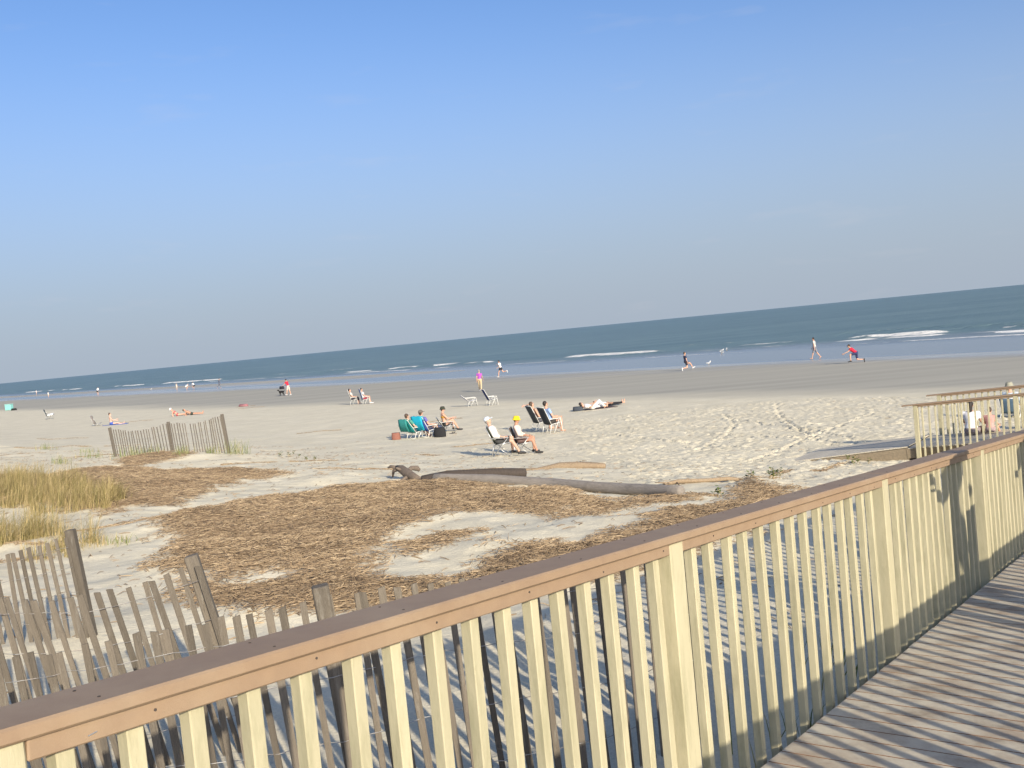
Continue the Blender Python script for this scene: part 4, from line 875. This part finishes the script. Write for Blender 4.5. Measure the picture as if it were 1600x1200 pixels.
bag('tote_bag', 'black tote bag on the sand right of the cyan towel', (-3.2, 42.7), 20, .26, .15, .40, (.028, .028, .03))
bag('beach_bag', 'navy bag standing behind the black tote', (-3.35, 43.6), -10, .2, .13, .42, (.07, .09, .16))
bag('beach_bag', 'reddish brown round bag left of the teal chair', (-5.1, 43.2), 0, .19, .16, .30, (.27, .12, .09), handles=False)
chair('low chair under the woman in the dark sun visor', g3, 80, (.06, .1, .09), 'alu_frame', .24, 30, .5)
sit('woman in dark visor and orange bikini with one knee raised', g3, 80, .25, female=True, hair='hair_dark', hat='bucket', hatc=(.05, .055, .04), extra_top=(.55, .28, .05), bottom=(.05, .05, .05), leg=.06, thigh=(104, 122), knee=(70, 92), lean=-8, nod=10, height=1.66, shoes='shoe_dark', skin='skin', arm=(25, 40), elbow=(70, 55), group=BG)
def sandals(label, x, y, heading):
    root = thing('sandals', label, 'sandals', (x, y, surf(x, y)), heading)
    for sx in (-.08, .08):
        mb = MB().rings([[(sx + math.cos(2 * math.pi * q / 12) * .045, math.sin(2 * math.pi * q / 12) * .13, z) for q in range(12)] for z in (0, .02)])
        o = part('sole', mb, M('shoe_dark'), root); part('strap', MB().tube([(sx - .04, .03, .015), (sx - .02, .04, .06), (sx + .02, .04, .06), (sx + .04, .03, .015)], .01, 6), M('shoe_dark'), o)
sandals('dark pair of sandals on the sand beside the black tote', -2.72, 43.7, 60)
# pair in dark chairs
p1 = (1.02, 41.6); p2 = (1.42, 40.1)
chair('dark grey high backed chair, the farther of the touching pair', p1, 66, (.085, .09, .09), 'white_frame', .34, 24, .78)
sit('bare shouldered person with one arm raised behind the head', p1, 66, .34, hair='hair_brown', bottom=(.1, .1, .12), arm=(160, 20), elbow=(120, 50), aabd=(35, 12), skin='skin', height=1.76, group=BG)
chair('black chair with white frame under the blue shirted person', p2, 62, (.05, .055, .06), 'white_frame', .36, 22, .74)
sit('dark haired person in a light blue shirt with bare crossed legs', p2, 62, .36, hair='hair_dark', shirt=(.30, .42, .66), bottom=(.06, .055, .05), leg=.45, thigh=(112, 100), knee=(78, 62), skin='skin', height=1.78, group=BG, lean=-12)
# two lying on the sand
LIE = dict(lean=-84, knee=(0, 0), tabd=(7, 7), arm=(92, 92), elbow=(0, 0), aabd=(18, 18), nod=20)
person('person in white lying on the sand with one knee up', (3.9, 51.0), 68, pelvis=.13, thigh=(90, 132), lean=-80, knee=(5, 92), tabd=(5, 2), arm=(95, 80), elbow=(5, 60), aabd=(14, 30), nod=30, shirt=(.72, .70, .68), bottom=(.75, .74, .73), leg=1.9, hair='hair_dark', skin='skin', group=BG)
person('person in a white top and black trousers lying flat, bare feet', (4.75, 52.3), 74, pelvis=.12, thigh=(89, 91), shirt=(.70, .68, .66), bottom=(.025, .025, .03), leg=1.8, hair='hair_brown', group=BG, **LIE)
o = obj('towel', MB().box((0, 0, .012), (.9, .45, .012), None, .006).mesh('towel', cloth((.10, .07, .07))), None, (4.2, 51.4, surf(4.2, 51.4)), (0, 0, rad(18))); tag(o, 'dark towel under the two people lying on the sand', 'towel', 'towels')
bag('duffel_bag', 'dark bundle behind the head of the person lying in white', (3.15, 50.9), 10, .26, .17, .22, (.06, .07, .085), handles=False)
# empty white chairs
chair('empty white framed low chair with blue sling, left of two', (-2.55, 62.6), 80, (.06, .08, .30), 'white_frame', .30, 48, .62)
chair('empty white framed chair with navy back, right of two', (-1.3, 61.6), 72, (.035, .05, .15), 'white_frame', .34, 26, .74)
# two seated near the wet sand
chair('black high backed chair near the wet sand', (-12.1, 77.8), 80, (.03, .035, .035), 'white_frame', .34, 14, .85)
sit('person in a white top in the black chair near the wet sand', (-12.1, 77.8), 80, .34, hair='hair_dark', shirt=(.66, .6, .56), bottom=(.04, .04, .06), leg=1.5, group=BG, lean=-14)
chair('blue high backed chair near the wet sand', (-11.1, 76.9), 70, (.10, .16, .36), 'white_frame', .34, 12, .85)
sit('person in white with red on the lap in the blue chair', (-11.1, 76.9), 70, .34, hair='hair_dark', shirt=(.72, .72, .74), bottom=(.30, .04, .07), leg=.9, shoes='shoe_white', group=BG, lean=-12)
# walkers and runners
person('man in a red shirt bending over a black dog', (-24.1, 110.6), -70, lean=16, thigh=(14, -6), knee=(4, 6), arm=(40, 30), elbow=(20, 20), shirt=(.70, .03, .06), bottom=(.62, .52, .46), leg=.9, hair='hair_dark', shoes='shoe_white', group=BG, height=1.8)
bag('backpack', 'black bag held out beside the man in red', (-24.75, 110.4), 30, .3, .16, .32, (.03, .03, .04), handles=False).location.z += .75
person('runner in a white shirt and black shorts by the water', (-1.05, 108.0), -60, lean=10, thigh=(24, -28), knee=(16, 72), arm=(-25, 30), elbow=(85, 85), shirt=(.76, .73, .72), bottom=(.03, .03, .035), leg=.5, hair='hair_dark', shoes='shoe_white', group=BG, height=1.82)
person('walker in a purple top and khaki trousers on the flat sand', (-2.5, 80.2), 12, female=True, lean=3, thigh=(20, -14), knee=(4, 14), arm=(-14, 18), elbow=(16, 20), shirt=(.42, .10, .46), bottom=(.58, .45, .28), leg=1.9, hair='hair_grey', shoes='shoe_white', group=BG, height=1.7)
person('man in navy doing a lunge on the wet sand', (14.4, 84.2), 80, lean=-4, thigh=(74, 8), knee=(46, 92), arm=(8, 6), elbow=(12, 12), shirt=(.05, .055, .10), bottom=(.03, .03, .045), leg=.6, hair='hair_brown', shoes='shoe_white', group=BG, height=1.78, foot=0)
person('man in a red shirt kneeling on one knee on wet sand', (24.4, 72.2), -75, lean=46, thigh=(82, -4), knee=(84, 82), arm=(52, 46), elbow=(16, 20), shirt=(.60, .03, .06), bottom=(.045, .05, .12), leg=.8, hair='hair_dark', shoes='shoe_dark', group=BG, height=1.8, nod=-30)
person('man in a pale grey shirt walking along the waterline', (24.9, 83.6), -60, lean=4, thigh=(18, -16), knee=(4, 20), arm=(-10, 14), elbow=(10, 20), shirt=(.50, .50, .48), bottom=(.22, .22, .25), leg=.95, hair='hair_dark', group=BG, height=1.78)
# left side
person('bather with blue towel sitting upright on the sand', (-31.2, 79.3), 75, pelvis=.13, lean=-6, thigh=(86, 92), knee=(6, 22), arm=(30, 40), elbow=(70, 40), bottom=(.06, .12, .42), leg=.3, hair='hair_brown', skin='skin_pale', group=BG, height=1.78)
o = obj('towel', MB().box((0, 0, .012), (.95, .4, .012), None, .006).mesh('towel', cloth((.07, .14, .48))), None, (-30.9, 79.2, surf(-30.9, 79.2)), (0, 0, rad(10))); tag(o, 'blue towel under the upright bather on the left', 'towel', 'towels')
chair('pale folded low chair behind the bather with the blue towel', (-32.4, 79.6), 85, (.42, .36, .30), 'alu_frame', .16, 20, .7, arms=False)
person('person in a white hat lying low on the left sand', (-27.9, 85.0), 78, pelvis=.13, thigh=(88, 92), lean=-48, knee=(4, 10), tabd=(5, 5), arm=(-10, -10), elbow=(10, 10), aabd=(12, 12), hat='bucket', hatc=(.78, .78, .76), hair='hair_blond', extra_top=(.5, .1, .12), bottom=(.5, .1, .12), leg=.06, female=True, group=BG)
person('dark haired sunbather propped on the elbows beside the white hat', (-26.6, 84.6), 82, pelvis=.12, thigh=(90, 88), lean=-62, knee=(3, 3), tabd=(5, 5), arm=(-24, -24), elbow=(60, 60), aabd=(12, 12), hair='hair_dark', bottom=(.05, .06, .05), leg=.3, skin='skin_tan', group=BG)
chair('empty dark backed chair with a white towel at far left', (-46.9, 103.5), 80, (.10, .12, .11), 'alu_frame', .32, 20, .75)
o = obj('towel', MB().rings([[(u * .25, yy, zz + .03 * math.cos(u * 2)) for u in (-1, -.5, 0, .5, 1)] + [(u * .25, yy, zz + .15 + .06 * math.cos(u * 2)) for u in (1, .5, 0, -.5, -1)] for yy, zz in ((-.15, .36), (.05, .36), (.3, .38), (.42, .40))]).mesh('towel', cloth((.78, .78, .77)), True), None, (-46.9, 103.5, surf(-46.9, 103.5)), (0, 0, rad(-80))); tag(o, 'bundled white towel on the far left chair', 'towel', 'towels')
def cooler(x, y):
    root = thing('cooler_box', 'pale turquoise cooler box at the left edge of the beach', 'cooler', (x, y, surf(x, y)), 10)
    part('box', MB().box((0, 0, .42), (.5, .34, .42), None, .05), cloth((.24, .56, .52)), root); part('lid', MB().box((0, 0, .89), (.53, .37, .05), None, .03), cloth((.34, .62, .58)), root); part('handle', MB().tube([(-.55, 0, .7), (-.58, 0, .8), (.58, 0, .8), (.55, 0, .7)][:2], .02, 6), M('shoe_white'), root)
cooler(-76.6, 156)
bag('beach_bag', 'black bag lying on the sand right of the turquoise cooler', (-74.2, 152.5), 30, .55, .25, .3, (.03, .03, .03), handles=False)
bag('beach_bundle', 'pinkish bundle of clothes on the flat sand, left of centre', (-24.3, 92.3), 40, .55, .3, .22, (.34, .16, .17), handles=False)
FAR = dict(detail=False, voxel=.045, group=BG)
person('distant figure in dark clothes striding along the waterline', (-49.4, 173.5), 70, lean=6, thigh=(16, -18), knee=(2, 20), arm=(-14, 16), shirt=(.10, .12, .16), sleeve=1.8, bottom=(.12, .13, .17), leg=1.9, hair='hair_dark', **FAR)
person('distant figure in a pale shirt and shorts left of the crouching pair', (-60.2, 184.5), 20, thigh=(6, -4), shirt=(.62, .58, .5), bottom=(.5, .44, .36), leg=.9, hair='hair_blond', height=1.4, **FAR)
person('distant crouching figure in a white shirt at the waterline', (-58.6, 184.4), 60, lean=50, thigh=(88, 80), knee=(120, 115), arm=(50, 40), shirt=(.8, .79, .78), bottom=(.45, .4, .38), hair='hair_grey', **FAR)
person('distant crouching figure in dark shorts facing the crouching white shirt', (-57.3, 185.5), -60, lean=36, thigh=(80, 70), knee=(110, 100), arm=(50, 40), shirt=(.7, .7, .68), bottom=(.03, .03, .04), hair='hair_dark', **FAR)
person('distant figure in a white shirt and black shorts at far left', (-85.0, 210.6), 10, lean=28, thigh=(16, 10), knee=(4, 4), shirt=(.82, .81, .8), bottom=(.05, .05, .05), hair='hair_grey', height=1.8, **FAR)
person('distant wader in white farthest left in the shallows', (-141, 304.6), 40, thigh=(8, -8), shirt=(.8, .79, .8), bottom=(.5, .4, .4), hair='hair_brown', base=SEA - .25, **FAR)
person('distant figure in white second from the left at the waterline', (-106.2, 235.2), 30, thigh=(8, -8), shirt=(.8, .8, .76), bottom=(.7, .68, .62), hair='hair_brown', height=1.5, **FAR)
# right side, behind the lower railings
q1 = rp2(.86, 1.5); q2 = rp2(1.26, 1.6)
person('dark haired person in a white shirt sitting between the lower railings', (q1.x, q1.y), 34, base=q1.z, pelvis=.12, lean=4, thigh=(98, 96), knee=(70, 66), tabd=(12, 12), arm=(30, 30), elbow=(50, 50), shirt=(.84, .82, .84), bottom=(.3, .25, .25), hair='hair_dark', hair_long=.12, height=1.56, voxel=.02, group=BG)
person('smaller person in pink beside the dark haired sitter', (q2.x, q2.y), 40, base=q2.z, pelvis=.1, lean=6, thigh=(96, 96), knee=(60, 60), tabd=(8, 8), arm=(24, 24), elbow=(50, 50), shirt=(.66, .36, .32), sleeve=.2, bottom=(.4, .3, .3), hair='hair_brown', height=1.15, female=True, group=BG)
chair('chair under the grey hatted person beyond the railings', (15.5, 31.8), 50, (.14, .22, .30), 'white_frame', .16, 18, .5)
sit('person in a grey hat and pale blue top beyond both railings', (15.5, 31.8), 50, .18, shirt=(.58, .66, .72), sleeve=1.6, bottom=(.5, .5, .5), hat='bucket', hatc=(.34, .33, .26), hair='hair_grey', height=1.8, group=BG, lean=-8)
person('sitter in a dark top at the right edge behind the railing', (14.35, 28.5), 40, pelvis=.16, lean=2, thigh=(96, 96), knee=(60, 60), arm=(30, 30), elbow=(50, 50), shirt=(.14, .06, .08), bottom=(.6, .45, .4), hair='hair_brown', height=1.75, group=BG)
# two bystanders on the boardwalk, right of the viewer, whose shadows fall on the railing
def deck_z(x, y):
    s = (Vector((x, y, 0)) - Vector((B0.x, B0.y, 0))).dot(DH); return B0.z + SLOPE * s
for lab, s2, t2, hd, kw in [('tall bystander in blue whose shadow crosses the railing cap', 1.02, -1.3, -54, dict(arm=(20, 40), elbow=(80, 60), aabd=(20, 34), shirt=(.2, .3, .5), bottom=(.3, .28, .24), leg=1.9, hair='hair_brown', height=1.80, thigh=(4, -4))),
                            ('child in green whose low shadow falls beside the tall one on the railing', 1.5, -1.22, -60, dict(arm=(10, 24), elbow=(30, 70), aabd=(12, 20), shirt=(.15, .35, .2), bottom=(.2, .2, .26), leg=.9, hair='hair_brown', height=1.27, thigh=(4, -4))),
                            ('bystander in grey farther down, shadow at the right end of the railing', 3.75, -1.3, -40, dict(arm=(10, 30), elbow=(60, 70), aabd=(30, 26), shirt=(.4, .4, .4), bottom=(.1, .12, .2), leg=1.9, hair='hair_dark', height=1.74, thigh=(6, -6))),
                            ('shorter bystander in white farthest down the boardwalk beside the one in grey', 4.3, -1.2, -70, dict(arm=(30, 0), elbow=(60, 20), aabd=(30, 16), shirt=(.7, .7, .7), bottom=(.2, .2, .2), leg=.9, hair='hair_blond', height=1.66, thigh=(6, -6), female=True))]:
    p = bw(s2, t2); person(lab, (p.x, p.y), hd, base=p.z, shoes='shoe_dark', voxel=.018, group=BG, **kw)

# ------------------------------------------------------------------ dog and gulls
def dog(label, loc, heading):
    x, y = loc; root = thing('dog', label, 'dog', (x, y, surf(x, y)), heading); b = MB()
    b.capsule((0, .16, .42), (0, -.2, .43), .125, .095); b.capsule((0, .18, .40), (0, .08, .38), .13, .12); b.capsule((0, .24, .47), (0, .36, .58), .075, .06)
    b.ell((0, .40, .61), (.065, 0, 0), (0, .085, 0), (0, 0, .065)); b.capsule((0, .44, .59), (0, .53, .565), .042, .03)
    for sx in (-1, 1):
        b.capsule((sx * .05, .37, .66), (sx * .06, .36, .72), .022, .008)
        b.capsule((sx * .075, .2, .36), (sx * .075, .17, .2), .05, .032); b.capsule((sx * .075, .17, .2), (sx * .075, .18, .03), .03, .026); b.capsule((sx * .075, .18, .025), (sx * .075, .215, .022), .028, .024)
        b.capsule((sx * .075, -.2, .4), (sx * .08, -.14, .26), .075, .045); b.capsule((sx * .08, -.14, .26), (sx * .08, -.27, .14), .042, .028); b.capsule((sx * .08, -.27, .14), (sx * .08, -.25, .03), .026, .024); b.capsule((sx * .08, -.25, .025), (sx * .08, -.21, .022), .028, .024)
    b.capsule((0, -.26, .48), (0, -.42, .56), .03, .018); b.capsule((0, -.42, .56), (0, -.48, .66), .018, .01)
    blob('body', b, M('dog_fur'), root, .018); return root
dog('black dog standing in front of the man in red', (-25.3, 112.5), -75)
def gull(label, loc, heading, z):
    root = thing('gull', label, 'bird', (loc[0], loc[1], z), heading, 'gulls at the waterline')
    b = MB(); b.ell((0, 0, .22), (.075, 0, 0), (0, .17, .02), (0, -.01, .08)); b.capsule((0, .13, .27), (0, .17, .34), .045, .04); b.ell((0, .18, .36), (.04, 0, 0), (0, .05, 0), (0, 0, .042)); b.capsule((0, -.14, .21), (0, -.26, .2), .045, .015)
    blob('body', b, M('gull_white'), root, .014)
    part('beak', MB().tube([(0, .22, .355), (0, .27, .345)], [.012, .003], 6), M('beak'), root)
    for sx in (-1, 1):
        part('wing', MB().ell((sx * .066, -.05, .24), (.02, 0, 0), (0, .2, -.01), (0, 0, .055), 10, 6), M('gull_grey'), root, True); part('leg', MB().tube([(sx * .03, 0, .16), (sx * .03, .01, 0)], .007, 6), M('beak'), root)
for lab, xy, hd, z in [('white gull at the back of three in the shallows', (25.7, 121.2), 20, SEA - .02), ('white gull on the left of three in the shallows', (24.6, 118.6), 100, SEA - .02), ('white gull at the front of three in the shallows', (23.4, 113.1), -60, SEA - .02),
                       ('lone white gull on wet sand right of the lunging man', (17.4, 90.0), 70, SEA + .01), ('lone distant gull on the sandbar at far left', (-74.3, 211.5), 70, SEA + .02)]: gull(lab, xy, hd, z)

# ------------------------------------------------------------------ grow the soft bodies: one voxel skin each
for o, vx, ex in PENDING:
    m = o.modifiers.new('r', 'REMESH'); m.mode = 'VOXEL'; m.voxel_size = vx; m.use_smooth_shade = True
    s3 = o.modifiers.new('s', 'SMOOTH'); s3.factor = .5; s3.iterations = 3
dg = bpy.context.evaluated_depsgraph_get(); done = []
for o, vx, ex in PENDING: done.append(bpy.data.meshes.new_from_object(o.evaluated_get(dg)))
for (o, vx, ex), me in zip(PENDING, done):
    mt = o.data.materials[0]; o.modifiers.clear()
    if ex is not None:
        bm = bmesh.new(); bm.from_mesh(me); tmp = ex.mesh('hand'); bm.from_mesh(tmp); bm.to_mesh(me); bm.free(); bpy.data.meshes.remove(tmp)
    old = o.data; o.data = me; me.name = o.name; bpy.data.meshes.remove(old)
    if not me.materials: me.materials.append(mt)
    me.polygons.foreach_set('use_smooth', [True] * len(me.polygons))
